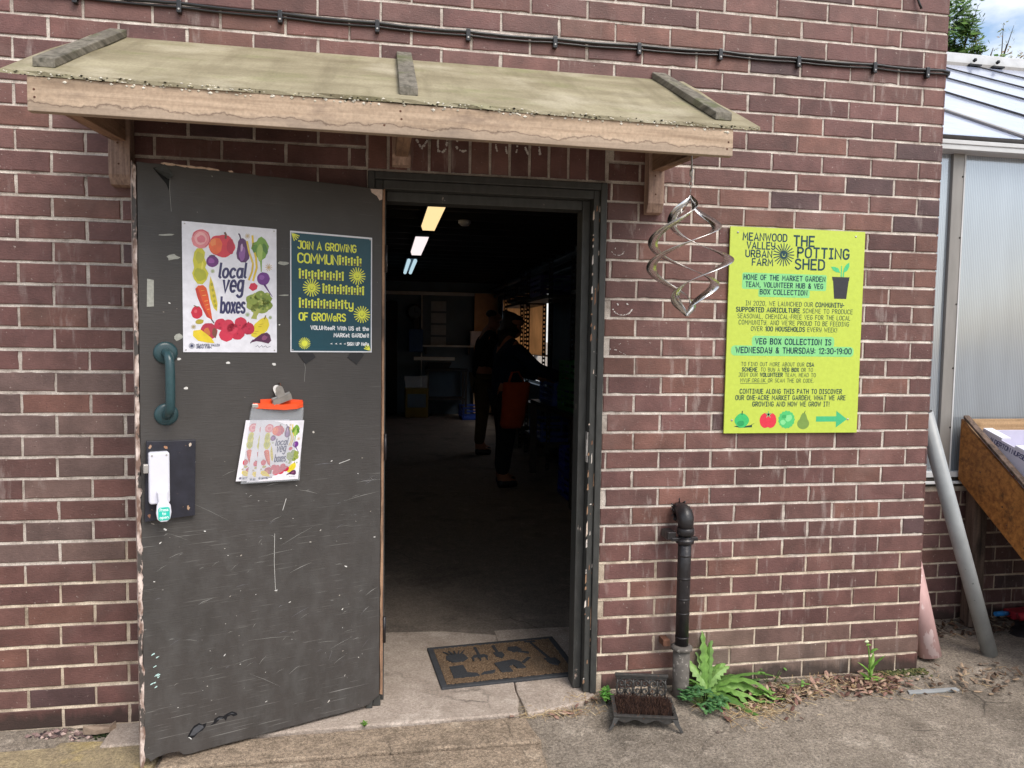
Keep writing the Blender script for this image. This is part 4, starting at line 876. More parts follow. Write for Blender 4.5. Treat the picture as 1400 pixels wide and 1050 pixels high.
for s_, a, b, z, c, w, bd in (('HOME OF THE MARKET GARDEN', 64, 420, 621, 19, 3.3, None), ('TEAM, VOLUNTEER HUB & VEG', 73, 412, 592, 19, 3.3, None), ('BOX COLLECTION', 136, 342, 564, 18, 3.3, None),
    ('IN 2020, WE LAUNCHED OUR *COMMUNITY-', 76, 510, 518, 17.5, 1.9, 3.0), ('*SUPPORTED AGRICULTURE *SCHEME TO PRODUCE', 36, 550, 492, 17.5, 1.9, 3.0), ('SEASONAL, CHEMICAL-FREE VEG FOR THE LOCAL', 43, 541, 466, 17.5, 1.9, None), ("COMMUNITY, AND WE'RE PROUD TO BE FEEDING", 49, 536, 441, 17.5, 1.9, None), ('OVER *100 HOUSEHOLDS* EVERY WEEK!', 103, 483, 416, 17.5, 1.9, 3.0),
    ('VEG BOX COLLECTION IS', 124, 458, 363, 22, 4.0, None), ('WEDNESDAY & THURSDAY: 12:30-19:00', 40, 552, 327, 22, 4.0, None),
    ('TO FIND OUT MORE ABOUT OUR *CSA', 66, 385, 274, 15, 1.6, 2.7), ('*SCHEME*, TO BUY A *VEG BOX* OR TO', 70, 381, 252, 15, 1.6, 2.7), ('JOIN OUR *VOLUNTEER* TEAM, HEAD TO', 56, 395, 231, 15, 1.6, 2.7), ('MVUF.ORG.UK OR SCAN THE QR CODE.', 64, 387, 208, 15, 1.6, None),
    ('CONTINUE ALONG THIS PATH TO DISCOVER', 64, 516, 162, 18, 2.7, None), ('OUR ONE-ACRE MARKET GARDEN, WHAT WE ARE', 46, 534, 136, 18, 2.7, None), ('GROWING AND HOW WE GROW IT!', 121, 462, 110, 18, 2.7, None)):
    random.seed(len(s_)); 
    if s_[0] == '*': text(mb, s_[1:] if False else s_, a, b, z, c, w*(1.0 if c < 18 else 1.1), UP, bold=bd and bd*1.12, gap=.3)
    else: text(mb, s_, a, b, z, c, w*(1.0 if c < 18 else 1.1), UP, bold=bd and bd*1.12, gap=.3)
stroke(mb, [(64, 203), (183, 203)], 1.4, UP)
mb.col = S('#333238'); flat(mb, [(456, 628), (527, 628), (519, 553), (464, 553)], GF, 1); flat(mb, [(451, 642), (530, 642), (528, 627), (454, 627)], GF, 2)
mb.col = S('#4fbf7c'); flat(mb, [(489, 643), (495, 643), (494, 688), (490, 688)], GF, 1); flat(mb, [(499, 643), (505, 643), (505, 668), (499, 660)], GF, 2)
flat(mb, [(487, 660), (470, 661), (455, 668), (444, 683), (462, 683), (478, 677)], GF, 3); flat(mb, [(500, 660), (502, 676), (511, 692), (526, 703), (527, 686), (518, 668)], GF, 3)
mb.col = S('#3fb86a'); flat(mb, ell(76, 52, 31, 29, 0, 24, .01, 4, .03), GF, 1); mb.col = S('#2c9a5a'); flat(mb, ell(72, 40, 16, 12, 0, 12, .1), GF, 2); mb.col = S('#254a40'); stroke(mb, [(76, 76), (77, 90)], 3.4, UP); flat(mb, [(42, 28), (60, 32), (95, 30), (121, 34), (122, 24), (70, 22)], GF, 0); stroke(mb, [(118, 34), (130, 40)], 1.4, UP)
mb.col = S('#d8374a'); flat(mb, ell(180, 52, 26, 31, 0, 20, .02), GF, 1); flat(mb, ell(203, 52, 25, 31, 0, 20, .02), GF, 2); mb.col = S('#6dbd84')
for a in range(5): flat(mb, [(192+4*math.cos(R(90+72*a+90)), 76+4*math.sin(R(90+72*a+90))), (192+17*math.cos(R(90+72*a)), 76+17*math.sin(R(90+72*a))), (192-4*math.cos(R(90+72*a+90)), 76-4*math.sin(R(90+72*a+90)))], GF, 4)
mb.col = S('#52bd70'); flat(mb, ell(273, 55, 36, 36, 0, 60, 0, 15, .05), GF, 1); mb.col = S('#84d48e'); flat(mb, ell(282, 62, 16, 14, 20, 9, .15), GF, 2); flat(mb, ell(258, 44, 12, 10, 0, 9, .15), GF, 2); mb.col = S('#3aa45e'); flat(mb, ell(262, 68, 10, 8, 0, 9, .2), GF, 3)
mb.col = S('#77954a'); flat(mb, ell(348, 38, 27, 23, 0, 22), GF, 1); flat(mb, [(330, 52), (338, 74), (344, 82), (354, 82), (360, 74), (368, 52)], GF, 2); mb.col = S('#56703c'); stroke(mb, [(351, 82), (355, 90)], 3, UP)
mb.col = S('#46b57c'); flat(mb, [(405, 46), (496, 46), (496, 21), (546, 56), (496, 91), (496, 68), (405, 68)], GF, 1)
sg = tag(mb.build('sign_board', PRINT), 'lime green sign for the potting shed with dark lettering, screwed to the brick wall', 'sign')
for x, z in ((32, 806), (551, 808), (33, 53), (550, 56)):
    mb = MB(); mb.lathe([(.0045, 0), (.004, .0015), (.002, .002)], (SX+x/1000, -.0125, SZ+z/1000), 10, (0, -1, 0)); mb.build('screw', DULLSTEEL, sg)
# ------------------------------------------------------------------ canopy
cn = thing('door_canopy', 'timber lean-to canopy with algae-stained sheet on brackets above the doorway', 'canopy', (-2.22, 0, 0)); 
def cpart(mb, name, m, bevel=0, par=None):
    o = mb.build(name, m, par or cn, bevel)
    if par is None: o.location = (2.22, 0, 0)
    return o
PZ = lambda y, x=-2.2: 2.424+.54*y-(.007*(x+2.2) if y < -.3 else 0)    # top of the sheet
mb = MB(); n = 40
xs_ = [-3.283+2.128*k/n for k in range(n+1)]
def pe(x, y, t, k): return (x+(random.uniform(-.004, .002) if k in (0, n) else 0), y+(random.uniform(-.003, .003) if y < -.5 else 0), PZ(y, x)+t+.003*math.sin(x*5)*(-y))
ysx = [-.002, -.16, -.32, -.48, -.632]
for t in (0, -.011):
    for y in ysx:
        for k, x in enumerate(xs_): mb.v.append(pe(x, y, t, k))
w_ = n+1; o2 = w_*len(ysx)
for j in range(len(ysx)-1):
    for k in range(n):
        mb.idx(0, (j*w_+k, (j+1)*w_+k, (j+1)*w_+k+1, j*w_+k+1)); mb.idx(o2, (j*w_+k, j*w_+k+1, (j+1)*w_+k+1, (j+1)*w_+k))
J = len(ysx)-1
for k in range(n): mb.idx(0, (J*w_+k, o2+J*w_+k, o2+J*w_+k+1, J*w_+k+1)); mb.idx(0, (k, k+1, o2+k+1, o2+k))
for j in range(J): mb.idx(0, (j*w_, o2+j*w_, o2+(j+1)*w_, (j+1)*w_)); mb.idx(0, (j*w_+n, (j+1)*w_+n, o2+(j+1)*w_+n, o2+j*w_+n))
cpart(mb, 'roof_sheet', PANEL)
mb = MB(); mb.hexa([(-3.222, -.628, 1.989), (-1.243, -.628, 1.983), (-3.222, -.603, 1.989), (-1.243, -.603, 1.983), (-3.222, -.628, PZ(-.63, -3.2)-.012), (-1.243, -.628, PZ(-.63, -1.24)-.012), (-3.222, -.603, PZ(-.605, -3.2)-.014), (-1.243, -.603, PZ(-.605, -1.24)-.014)])
fa = cpart(mb, 'fascia', FASCIA, .002)
for x, z in ((-3.205, 2.045), (-3.204, 2.025), (-2.255, 2.052), (-2.252, 2.03), (-1.262, 2.052), (-1.258, 2.025), (-1.262, 2.004), (-2.30, 2.01)):
    mb = MB(); mb.lathe([(.0032, 0), (.0028, .0008)], (x, -.628, z), 8, (0, -1, 0)); mb.build('screw', RUST, fa)
# lichen and grit along the sheet's front edge
mb = MB()
for _ in range(430):
    x = random.uniform(-3.28, -1.16); dark = random.random() < .45
    mb.col = S(random.choice(['#1e1d18', '#2e2c22', '#3f3c2e']) if dark else random.choice(['#d9d3c2', '#bdb6a2', '#e6e1d4', '#a8a184']))
    mb.blob((x, -.633+random.uniform(-.002, .003), PZ(-.632, x)-random.uniform(.001, .013)), random.uniform(.0012, .0034), sq=(1.5, .7, .8))
for _ in range(80):
    x = random.uniform(-3.2, -1.26); mb.col = S(random.choice(['#ded8ca', '#c9c2b0'])); mb.blob((x, -.629, PZ(-.632, x)-random.uniform(.013, .022)), random.uniform(.002, .0045), sq=(1.4, .5, 1))
cpart(mb, 'edge_lichen', MOSS)['kind'] = 'stuff'
for x0, x1 in ((-3.226, -3.170), (-2.258, -2.204), (-1.283, -1.228)):
    mb = MB(); p = []
    for z in (0, .026):
        for y in (-.585, -.004):
            for x in (x0, x1): p.append((x, y-.012*(z > 0)*0, PZ(y, x)+.0015+z))
    mb.hexa(p); cpart(mb, 'batten', BATTEN, .003)
for x0, x1, zb_, dx in ((-3.222, -3.152, 1.935, .03), (-2.272, -2.205, 2.055, 0), (-1.302, -1.238, 1.925, -.0)):
    pz = 2.26
    mb = MB(); mb.prism([(-.001, zb_-.022), (-.034, zb_-.018), (-.05, zb_+.015), (-.05, pz+.08), (-.001, pz+.12)], x0, x1, lambda p, q, t: (t, p, q))
    pb = cpart(mb, 'bracket_post', BRACKET, .002)
    for dz_ in (.05, .12): mb = MB(); mb.lathe([(.0035, 0), (.003, .001)], ((x0+x1)/2-.04*dz_, -.05, zb_+dz_), 8, (0, -1, 0)); mb.build('screw', RUST, pb)
    a0 = x0+.012; a1 = a0+.045
    mb = MB(); mb.prism([(-.051, 2.062), (-.60, 2.022), (-.60, PZ(-.60)-.014), (-.051, PZ(-.051)-.014)], a0, a1, lambda p, q, t: (t, p, q)); cpart(mb, 'bracket_arm', ARMWOOD, .002)

# ------------------------------------------------------------------ cable clipped along the wall
cb = thing('wall_cable', 'pair of black cables clipped across the brick wall above the canopy', 'cable', (-2, 0, 2.53))
CL = [(-4.6, 2.56), (-3.9, 2.555), (-3.33, 2.548), (-2.999, 2.545), (-2.664, 2.54), (-2.327, 2.536), (-1.998, 2.533), (-1.67, 2.534), (-1.34, 2.536), (-1.008, 2.541), (-0.675, 2.539), (-0.339, 2.542), (-0.098, 2.54)]
def sag(off, y):
    o = []
    for (a, b), (c, d) in zip(CL, CL[1:]):
        for k in range(8):
            t = k/8; o.append((a+(c-a)*t, y+random.uniform(-.001, .001), b+(d-b)*t-.004*math.sin(math.pi*t)+off+random.uniform(-.0006, .0006)))
    return o+[(-.098, y, 2.54+off), (-.03, y-.003, 2.541+off), (.004, y, 2.54+off*.6), (.02, .012, 2.54+off*.3), (.02, .05, 2.54+off), (.02, .6, 2.545+off)]
for off, r_, y in ((.005, .0062, -.009), (-.0075, .0040, -.007)):
    mb = MB(); mb.tube([(a+2, b, c-2.53) for a, b, c in sag(off, y)], r_, 8); mb.build('cable_run', CABLE, cb)
for x, z in CL[1:]:
    mb = MB(); x += 2; z -= 2.53
    mb.prism(rrect(-.008, -.030, .008, .014, .004), -.018, .0, lambda p, q, t: (x+p, t, z+q)); o = mb.build('cable_clip', CABLE, cb, .002)
    mb = MB(); mb.lathe([(.0042, 0), (.003, .002)], (x, -.018, z-.018), 8, (0, -1, 0)); mb.build('clip_nail', DULLSTEEL, o)
mb = MB(); mb.tube([(-.165, -.004, 2.86), (-.158, -.012, 2.822), (-.15, -.014, 2.80), (-.139, -.012, 2.785)], .0045, 8); tag(mb.build('loose_wire', CABLE), 'short black wire end hanging on the bricks near the top corner', 'wire')

# ------------------------------------------------------------------ waste pipe
pp = thing('waste_pipe', 'black painted waste pipe with elbow running down the brick wall into the ground', 'pipe', (-1.12, -.07, 0))
mb = MB(); el = [(-.003, .068, .738), (-.003, .03, .742)]+[(-.003, -.0+.03-.04*math.sin(R(a))+.0, .7+.042*math.cos(R(a))) for a in (20, 45, 70, 90)]+[(0, -.006, .675)]
mb.tube(el, [.027, .029, .031, .033, .033, .031, .029], 16); mb.lathe([(.032, -.004), (.034, 0), (.034, .02), (.031, .024)], (0, -.005, .655), 18); mb.build('elbow', BLACKPAINT, pp)
mb = MB(); mb.lathe([(.026, 0), (.0265, .2), (.0262, .3), (.0265, .462)], (0, 0, .2), 18); 
for k in range(5): mb.lathe([(.0266, 0), (.0275, .002), (.0275, .006), (.0266, .008)], (0, 0, .25+k*.075+random.uniform(-.02, .02)), 18)
mb.build('down_pipe', BLACKPAINT, pp)
mb = MB(); mb.lathe([(.029, -.012), (.036, -.008), (.037, .004), (.031, .012)], (0, 0, .625), 18); mb.box((-.076, -.008, .632), (-.04, .06, .662)); mb.box((-.058, -.012, .626), (.05, .012, .640)); mb.build('pipe_bracket', BLACKPAINT, pp, .002)
mb = MB(); mb.lathe([(.030, -.012), (.042, -.006), (.043, .004), (.032, .012)], (0, 0, .192), 20); mb.build('pipe_flange', GREYPIPE, pp)
mb = MB(); mb.box((-.074, .01, .195), (-.045, .06, .222)); mb.build('pipe_bracket', RUST, pp, .002)
mb = MB(); mb.lathe([(.033, 0), (.033, .1), (.034, .262)], (0, 0, -.07), 18); mb.build('pipe_stub', GREYPIPE, pp)
mb = MB()
for _ in range(40):
    a = random.uniform(0, 6.28); r = random.uniform(.03, .05); mb.tube([(-.003+.028*math.cos(a), .05, .738+.028*math.sin(a)), (-.003+r*math.cos(a), .045+random.uniform(-.02, .01), .738+r*math.sin(a))], .0025, 5)
mb.build('foam_seal', BLACKPAINT, pp)['kind'] = 'stuff'

# ------------------------------------------------------------------ boot scraper
sc_ = thing('boot_scraper', 'cast iron boot scraper with scrollwork back and brown bristle brush on the ground', 'boot scraper', (-1.325, -.205, gz(-1.32, -.22)), R(-13))
mb = MB()   # tray with shaped skirts and feet
def skirt(x0, x1, y, yy, n=24):
    top_ = [(x0+(x1-x0)*k/n, .042) for k in range(n+1)]
    bt = [(x1-(x1-x0)*k/n, .027+.006*math.cos(k/n*6*math.pi)) for k in range(n+1)]
    mb.prism(bt+top_, y, yy, lambda p, q, t: (p, t, q))
skirt(-.115, .115, -.078, -.071); skirt(-.115, .115, .068, .075)
mb.box((-.112, -.071, .032), (-.106, .068, .045)); mb.box((.106, -.071, .032), (.112, .068, .045)); mb.box((-.106, -.071, .034), (.106, .068, .0385))
mb.box((-.118, -.081, .0425), (.118, -.066, .049)); mb.box((-.118, .064, .0425), (.118, .078, .049)); mb.box((-.1175, -.0655, .0426), (-.1035, .0635, .0488)); mb.box((.1035, -.0655, .0426), (.1175, .0635, .0488))
for sx in (-1, 1):
    for y in (-.078, .072): mb.prism([(.096, .041), (.118, .0415), (.124, .022), (.136, .002), (.126, .0), (.114, .016), (.104, .028)][::sx], y-.006, y+.006, lambda p, q, t: (p*sx, t+(-.012 if y < 0 else .008)*(1-q/.042), q))
mb.build('tray', CASTIRON, sc_, .001)
mb = MB(); mb.box((-.098, .069, .118), (.098, .079, .128)); mb.box((-.102, .066, .128), (.102, .082, .139)); mb.build('scraper_bar', CASTIRON, sc_, .002)
mb = MB(); P3 = lambda pts, r=.0036: mb.tube([(a, .074, b) for a, b in pts], r, 7)
for cx in (-.062, 0, .062):
    P3(arc(cx, .085, .034, .034, 0, 360, 28), .0042)
    for sx in (-1, 1):
        for sz in (-1, 1):
            sp = [(cx+sx*(.0145+(.0125-.0085*t)*math.cos(sz*6.2*t+1.2*sz)), .085+sz*.0135+(.0125-.0085*t)*math.sin(sz*6.2*t+1.2*sz)) for t in [k/18 for k in range(19)]]; P3(sp, r=.0034)
    P3([(cx, .056), (cx, .114)], .0032)
for x in (-.092, .092, -.031, .031): P3([(x, .049), (x, .120)], .0034)
mb.build('scroll_panel', CASTIRON, sc_)
mb = MB(); random.seed(4)
for _ in range(1500):
    x, y = random.uniform(-.1, .1), random.uniform(-.062, .058); h = .046+random.uniform(-.005, .005); dx, dy = random.gauss(0, .006), random.gauss(0, .006)
    mb.col = S(random.choice(['#3a2822', '#2a1e1a', '#4a352b'])); w = .0012
    mb.face([(x-w, y, .038), (x+w, y, .038), (x+dx+w*.6, y+dy, .038+h-.02), (x+dx-w*.6, y+dy, .038+h-.02)])
mb.build('brush', simple('brush_hair', None, .85, .2, .2, 90), sc_)

# ------------------------------------------------------------------ wind spinner
ws = thing('wind_spinner', 'silver spiral wind spinner hanging from the right end of the canopy', 'wind spinner', (-1.322, -.5, 1.883))
H_ = .388
for q in range(3):
    mb = MB(); mb.smooth = True; n = 56; ring = []
    for k in range(n+1):
        t = k/n; th = 2*math.pi*1.24*(t-(.17, .72, .48)[q]); r = .128*math.sin(math.pi*min(.995, max(.005, t)))**1.2
        ring.append((Vector((r*math.cos(th), -r*math.sin(th), -H_*t)), Vector((math.cos(th), -math.sin(th), 0))))
    i = 0
    for k, (p, rad) in enumerate(ring):
        a = ring[max(0, k-1)][0]; b = ring[min(n, k+1)][0]; tg = (b-a).normalized()
        w = (rad-tg*rad.dot(tg)); w = w.normalized()*.0158*min(1, .3+6*min(k/n, 1-k/n)); nn = tg.cross(w).normalized()*.0008
        mb.v += [tuple(p+w+nn), tuple(p-w+nn), tuple(p-w-nn), tuple(p+w-nn)]
    for k in range(n):
        for e in range(4): mb.idx(0, (4*k+e, 4*k+(e+1) % 4, 4*k+4+(e+1) % 4, 4*k+4+e))
    mb.smooth = False; o = mb.build('spiral_strip', STEEL, ws)
mb = MB(); mb.tube([(0, 0, 0), (0, 0, .03)], .001, 5); mb.tube([(.006*math.cos(a), 0, .038+.008*math.sin(a)) for a in [k*.63 for k in range(10)]], .0012, 6, closed=True); mb.tube([(0, -.002, .046), (.004, 0, .058), (-.003, 0, .07), (.002, .001, .085), (.0, 0, .135), (0, 0, .160)], .003, 7); mb.build('hook', DULLSTEEL, ws)
mb = MB(); mb.lathe([(.005, 0), (.0055, .02), (.003, .024)], (0, 0, .062), 10); mb.build('swivel', DULLSTEEL, ws)

# ------------------------------------------------------------------ door mat
MM = Matrix.Translation((-1.784, .322, 0)) @ Matrix.Rotation(R(5.1), 4, 'Z')
mt = thing('door_mat', 'brown coir doormat with black rubber border and garden tool pictures inside the doorway', 'doormat', (-1.784, .322, -.004), R(5.1))
mb = MB(); ou = rrect(-.298, -.2, .298, .2, .006)
mb.box((-.298, -.2, .0), (.298, -.176, .013)); mb.box((-.298, .176, .0), (.298, .2, .013)); mb.box((-.298, -.176, .0), (-.272, .176, .013)); mb.box((.272, -.176, .0), (.298, .176, .013)); mb.box((-.272, -.176, 0), (.272, .176, .006))
mb.build('rubber_border', RUBBER, mt, .003)
mb = MB(); random.seed(8); nxm, nym = 90, 58
for j in range(nym+1):
    for i in range(nxm+1): mb.v.append((-.272+.544*i/nxm, -.176+.352*j/nym, .0125+random.uniform(-.0022, .0026)))
for j in range(nym):
    for i in range(nxm): mb.idx(0, (j*(nxm+1)+i, j*(nxm+1)+i+1, (j+1)*(nxm+1)+i+1, (j+1)*(nxm+1)+i))
mb.build('coir_pile', COIR, mt)
mb = MB()
MOT = simple('rubber_motif', '#37383b', .85, .2, .3, 120)
def motif(polys):
    for pls in polys:
        mb = MB()
        for p in pls: mb.prism(p, .012, .0165, lambda a, b, t: (a, b, t+random.uniform(-.001, .001)))
        mb.build('motif', MOT, mt)
pot = [[(-.23, .09), (-.15, .09), (-.14, .045), (-.165, .02), (-.215, .02), (-.235, .05)]]+[[(-.19+.01*k, .09), (-.18+.01*k, .09), (-.185+.024*k, .135), (-.19+.024*k, .13)] for k in (-2, -1, 0, 1, 2)]
fork = [[(-.108, .07), (-.06, .07), (-.05, .045), (-.125, .045)]]+[[(-.125+.03*k, .045), (-.113+.03*k, .045), (-.118+.03*k, .01), (-.122+.03*k, .01)] for k in range(3)]+[[(-.092, .07), (-.08, .07), (-.082, .15), (-.094, .15)]]
trow = [[(-.02, .075), (.02, .075), (.024, .04), (.005, .012), (-.016, .04)], [(-.006, .075), (.006, .075), (.004, .15), (-.01, .15)]]
boot = [[(-.235, -.02), (-.175, -.02), (-.17, -.09), (-.13, -.105), (-.125, -.13), (-.235, -.13)], [(-.12, -.12), (-.06, -.12), (-.05, -.095), (-.1, -.1)]]
can = [[(-.01, -.02), (.05, -.01), (.075, -.04), (.085, -.1), (.045, -.1), (.035, -.06), (.015, -.065), (.02, -.12), (-.03, -.12), (-.04, -.03)], [(.085, -.06), (.13, -.01), (.12, -.0), (.08, -.045)]]
spade = [[(.17, .15), (.18, .15), (.215, -.03), (.2, -.03)], [(.185, -.03), (.235, -.035), (.245, -.085), (.225, -.11), (.195, -.085)], [(.15, .155), (.2, .15), (.2, .162), (.15, .165)]]
secat = [[(.06, .12), (.1, .12), (.115, .08), (.075, .06), (.05, .09)], [(.1, .07), (.14, .05), (.135, .035), (.09, .06)]]
motif((pot, fork, trow, boot, can, spade, secat))

# ------------------------------------------------------------------ weeds, litter
def leafstrip(mb, base, az, L, W, lift, droop, cols, n=9, lobe=0.0, twist=0.0):
    """one arched leaf; dir az, starting at angle lift"""
    p = Vector(base); a = lift; i = len(mb.v); mb.col = cols
    for k in range(n+1):
        t = k/n; w = W*(math.sin(math.pi*min(1, .12+t*.86))**.7)*(1-.25*t)*(1+(lobe if k % 2 else -lobe)*(1 if lobe < .25 else random.uniform(.3, 1.3))); 
        if k == n: w = .0005
        d = Vector((math.cos(az)*math.cos(a), math.sin(az)*math.cos(a), math.sin(a))); sd = Vector((-math.sin(az), math.cos(az), 0)); nn = d.cross(sd)*-1
        s2 = sd*math.cos(twist*t)+nn*math.sin(twist*t)
        mb.v += [tuple(p+s2*w+nn*w*.35), tuple(p), tuple(p-s2*w+nn*w*.35)]
        p = p+d*(L/n); a -= droop/n
        if p.z < gz(p.x, p.y)+.006: p.z = gz(p.x, p.y)+.006; a = max(a, .02)
    for k in range(n): mb.idx(i, (3*k, 3*k+1, 3*k+4, 3*k+3)); mb.idx(i, (3*k+1, 3*k+2, 3*k+5, 3*k+4))
GR = ['#6d9446', '#7ca552', '#90b666', '#638a42', '#a0c078']
random.seed(21)
wd = thing('dandelion', 'large green dandelion with long toothed leaves at the foot of the black pipe', 'weed', (-1.0, -.07, 0))
def lcol(lst=GR, k=1): 
    c = S(random.choice(lst)); return (c[0]*k, c[1]*k, c[2]*k, 1)
for az, L, W, li, dr in ((100, .16, .013, 1.45, .5), (60, .18, .014, 1.4, .35), (130, .15, .013, 1.3, .7), (80, .2, .015, 1.5, .25), (20, .15, .013, 1.2, .9), (175, .12, .012, 1.1, .9),
        (-6, .30, .021, .85, 1.25), (-28, .25, .019, .6, 1.1), (-60, .2, .016, .5, 1.0), (10, .24, .02, .75, 1.3), (-85, .14, .014, .6, 1.0), (150, .13, .012, .8, 1.0), (-110, .12, .012, .7, 1.0), (40, .14, .013, 1.15, .6), (-3, .2, .016, 1.0, 1.2), (-15, .27, .018, .95, 1.7), (4, .33, .017, .6, .9), (75, .16, .016, 1.5, .9), (115, .17, .013, 1.35, 1.1), (-45, .22, .015, .8, 1.5), (48, .2, .013, 1.3, 1.3)):
    mb = MB(); leafstrip(mb, (random.uniform(-.012, .012), random.uniform(-.012, .012), .002), R(az+random.uniform(-6, 6)), L*1.25*random.uniform(.8, 1.1), W*random.uniform(1.0, 1.75), li*random.uniform(.8, 1), dr*random.uniform(1.1, 1.6), lcol(), 14, .3, random.uniform(-.7, .7)); mb.build('leaf', LEAF, wd)
def clump(name, label, cat, loc, n, spread, hgt, size, cols, grp=None):
    t = thing(name, label, cat, loc, 0, grp); mb = MB(); st = MB(); st.col = S('#5d7a3a')
    for _ in range(n):
        a = random.uniform(0, 6.28); r = spread*math.sqrt(random.random()); h = hgt*random.uniform(.35, 1)*(1-.4*r/spread); e = Vector((r*math.cos(a), r*math.sin(a), h))
        st.tube([(e.x*.2, e.y*.2, 0), (e.x*.7, e.y*.7, h*.7), e], .0012, 5)
        for q in range(random.choice((3, 3, 5))):
            az = a+q*2.1+random.uniform(-.4, .4); leafstrip(mb, e, az, size*random.uniform(.7, 1.3), size*.34, random.uniform(-.1, .7), .8, lcol(cols, random.uniform(.8, 1.15)), 4, .2)
    mb.build('leaf', LEAF, t); st.col = S('#5d7a3a'); st.build('stem', LEAF, t); return t
clump('herb_clump', 'low bluish green herb clump between the boot scraper and the dandelion', 'weed', (-1.06, -.165, -.01), 46, .085, .085, .024, ['#4d7a48', '#5b8a55', '#6a975c', '#3f6a40'])
clump('seedling', 'small light green seedling left of the boot scraper by the door frame', 'weed', (-1.432, -.085, -.006), 12, .026, .07, .024, ['#5f9440', '#76a84e', '#4f8238'])
clump('seedling', 'tiny green sprout in the step crack beside the black door', 'weed', (-2.36, -.135, -.004), 4, .01, .02, .012, ['#6f9a40'])
clump('seedling', 'thin trailing weed with a few small leaves along the wall below the green sign', 'weed', (-.70, -.03, -.003), 9, .13, .085, .022, ['#6a9a44', '#7fae58'])
clump('seedling', 'pale sprouting weed in the dry grass right of the dandelion', 'weed', (-.79, -.12, -.01), 8, .05, .04, .024, ['#7ba850', '#8fb562'])
t = thing('tall_weed', 'upright weed with pale curled top growing from dead leaves near the wall corner', 'weed', (-.285, -.085, -.003))
mb = MB(); mb.col = S('#77a04a'); mb.tube([(0, 0, 0), (-.006, 0, .07), (-.012, .004, .14), (-.022, 0, .175)], [.004, .0035, .003, .0025], 7); mb.col = S('#77a04a'); mb.build('stem', LEAF, t)
mb = MB()
for az, z, L, W, li, dr in ((200, .165, .035, .008, .6, 1.2), (10, .13, .05, .009, 1.0, 1.8), (-20, .06, .09, .012, 1.1, .6), (150, .05, .06, .011, .9, .7), (40, .03, .1, .012, 1.2, .3), (-70, .03, .05, .012, .6, .8), (110, .02, .05, .012, .5, .7), (-150, .02, .045, .012, .6, .9), (0, .01, .07, .012, .3, .5)): leafstrip(mb, (-.005, 0, z), R(az), L, W, li, dr, lcol(['#7fae4c', '#92bb5c', '#6a9a40']), 7, .15)
mb.col = S('#dfe6c4'); mb.blob((-.026, -.002, .18), .009); mb.build('leaf', LEAF, t)
DRY = ['#a98f6a', '#c2a982', '#8c6f52', '#b79c74', '#d4bf98']
def litter(name, label, n, area, m, leaves=0, lc=('#7d5f56', '#9a7c6e', '#5e463f', '#a8917c'), curl=.01):
    mb = MB()
    for _ in range(n):
        x, y = area(); a = random.uniform(0, 6.28); L = random.uniform(.015, .08); z = gz(x, y)+.003; mb.col = S(random.choice(DRY)); b = random.uniform(-.6, .6); h = random.uniform(0, .02)
        mb.tube([(x, y, z), (x+L*.5*math.cos(a), y+L*.5*math.sin(a), z+h), (x+L*math.cos(a+b), y+L*math.sin(a+b), z+random.uniform(0, .01))], .0008, 4)
    for _ in range(leaves):
        x, y = area(); mb2 = random.uniform(.008, .022); leafstrip(mb, (x, y, gz(x, y)+random.uniform(.003, .02)), random.uniform(0, 6.28), mb2*1.9, mb2*.5, random.uniform(-.3, .8), random.uniform(-.5, 2), S(random.choice(lc)), 4)
    return tag(mb.build(name, m), label, None, None, 'stuff')
gs = lambda cx, cy, sx, sy: (lambda: (random.gauss(cx, sx), min(-.012, random.gauss(cy, sy))))
litter('dry_grass', 'dead straw and grass stems around the dandelion', 190, gs(-.88, -.2, .09, .05), MOSS, 30)
litter('dry_grass', 'dry stems along the foot of the wall below the sign', 150, gs(-.62, -.1, .16, .045), MOSS, 60)
litter('dead_leaves', 'brown dead leaves in a heap around the tall weed', 90, gs(-.27, -.1, .075, .04), MOSS, 190)
litter('dead_leaves', 'thin scatter of brown leaf bits along the wall', 60, gs(-.45, -.08, .14, .035), MOSS, 70)
litter('dry_grass', 'tuft of dry straw at the foot of the right door jamb', 45, gs(-1.50, -.035, .03, .012), MOSS, 4)
litter('dry_grass', 'dry grass caught in the gap before the doorstep', 70, gs(-1.64, -.125, .07, .012), MOSS, 8)
litter('dead_leaves', 'dark leaf litter on the soil below the greenhouse wall', 50, lambda: (random.uniform(.35, 1.3), random.uniform(.28, .47)), MOSS, 240, ('#2f2622', '#45372e', '#594438'))
litter('dead_leaves', 'scatter of leaf crumbs beside the pink pipe', 30, gs(.25, -.12, .2, .07), MOSS, 90, ('#7b6a5c', '#94806c', '#5d4c40'))
def crumbs(name, label, n, area, cols, r0, r1, flatz=.5):
    mb = MB()
    for _ in range(n):
        x, y = area(); r = random.uniform(r0, r1); mb.col = S(random.choice(cols)); mb.blob((x, y, gz(x, y)+r*flatz*.4), r, sq=(1.2, 1, flatz))
    return tag(mb.build(name, MOSS), label, None, None, 'stuff')
crumbs('gravel', 'little heap of pebbles at the foot of the wall left of the door', 130, lambda: (random.gauss(-3.40, .045), min(-.015, random.gauss(-.035, .016))), ['#5f4e4b', '#8a7470', '#40383a', '#b09a92', '#6d5b58'], .003, .011, .8)
crumbs('moss', 'dark green moss along the wall left of the door', 420, lambda: (random.uniform(-3.31, -3.17), -abs(random.gauss(.02, .018))), ['#2a3320', '#38422a', '#20261a', '#444a30'], .003, .008, .8)
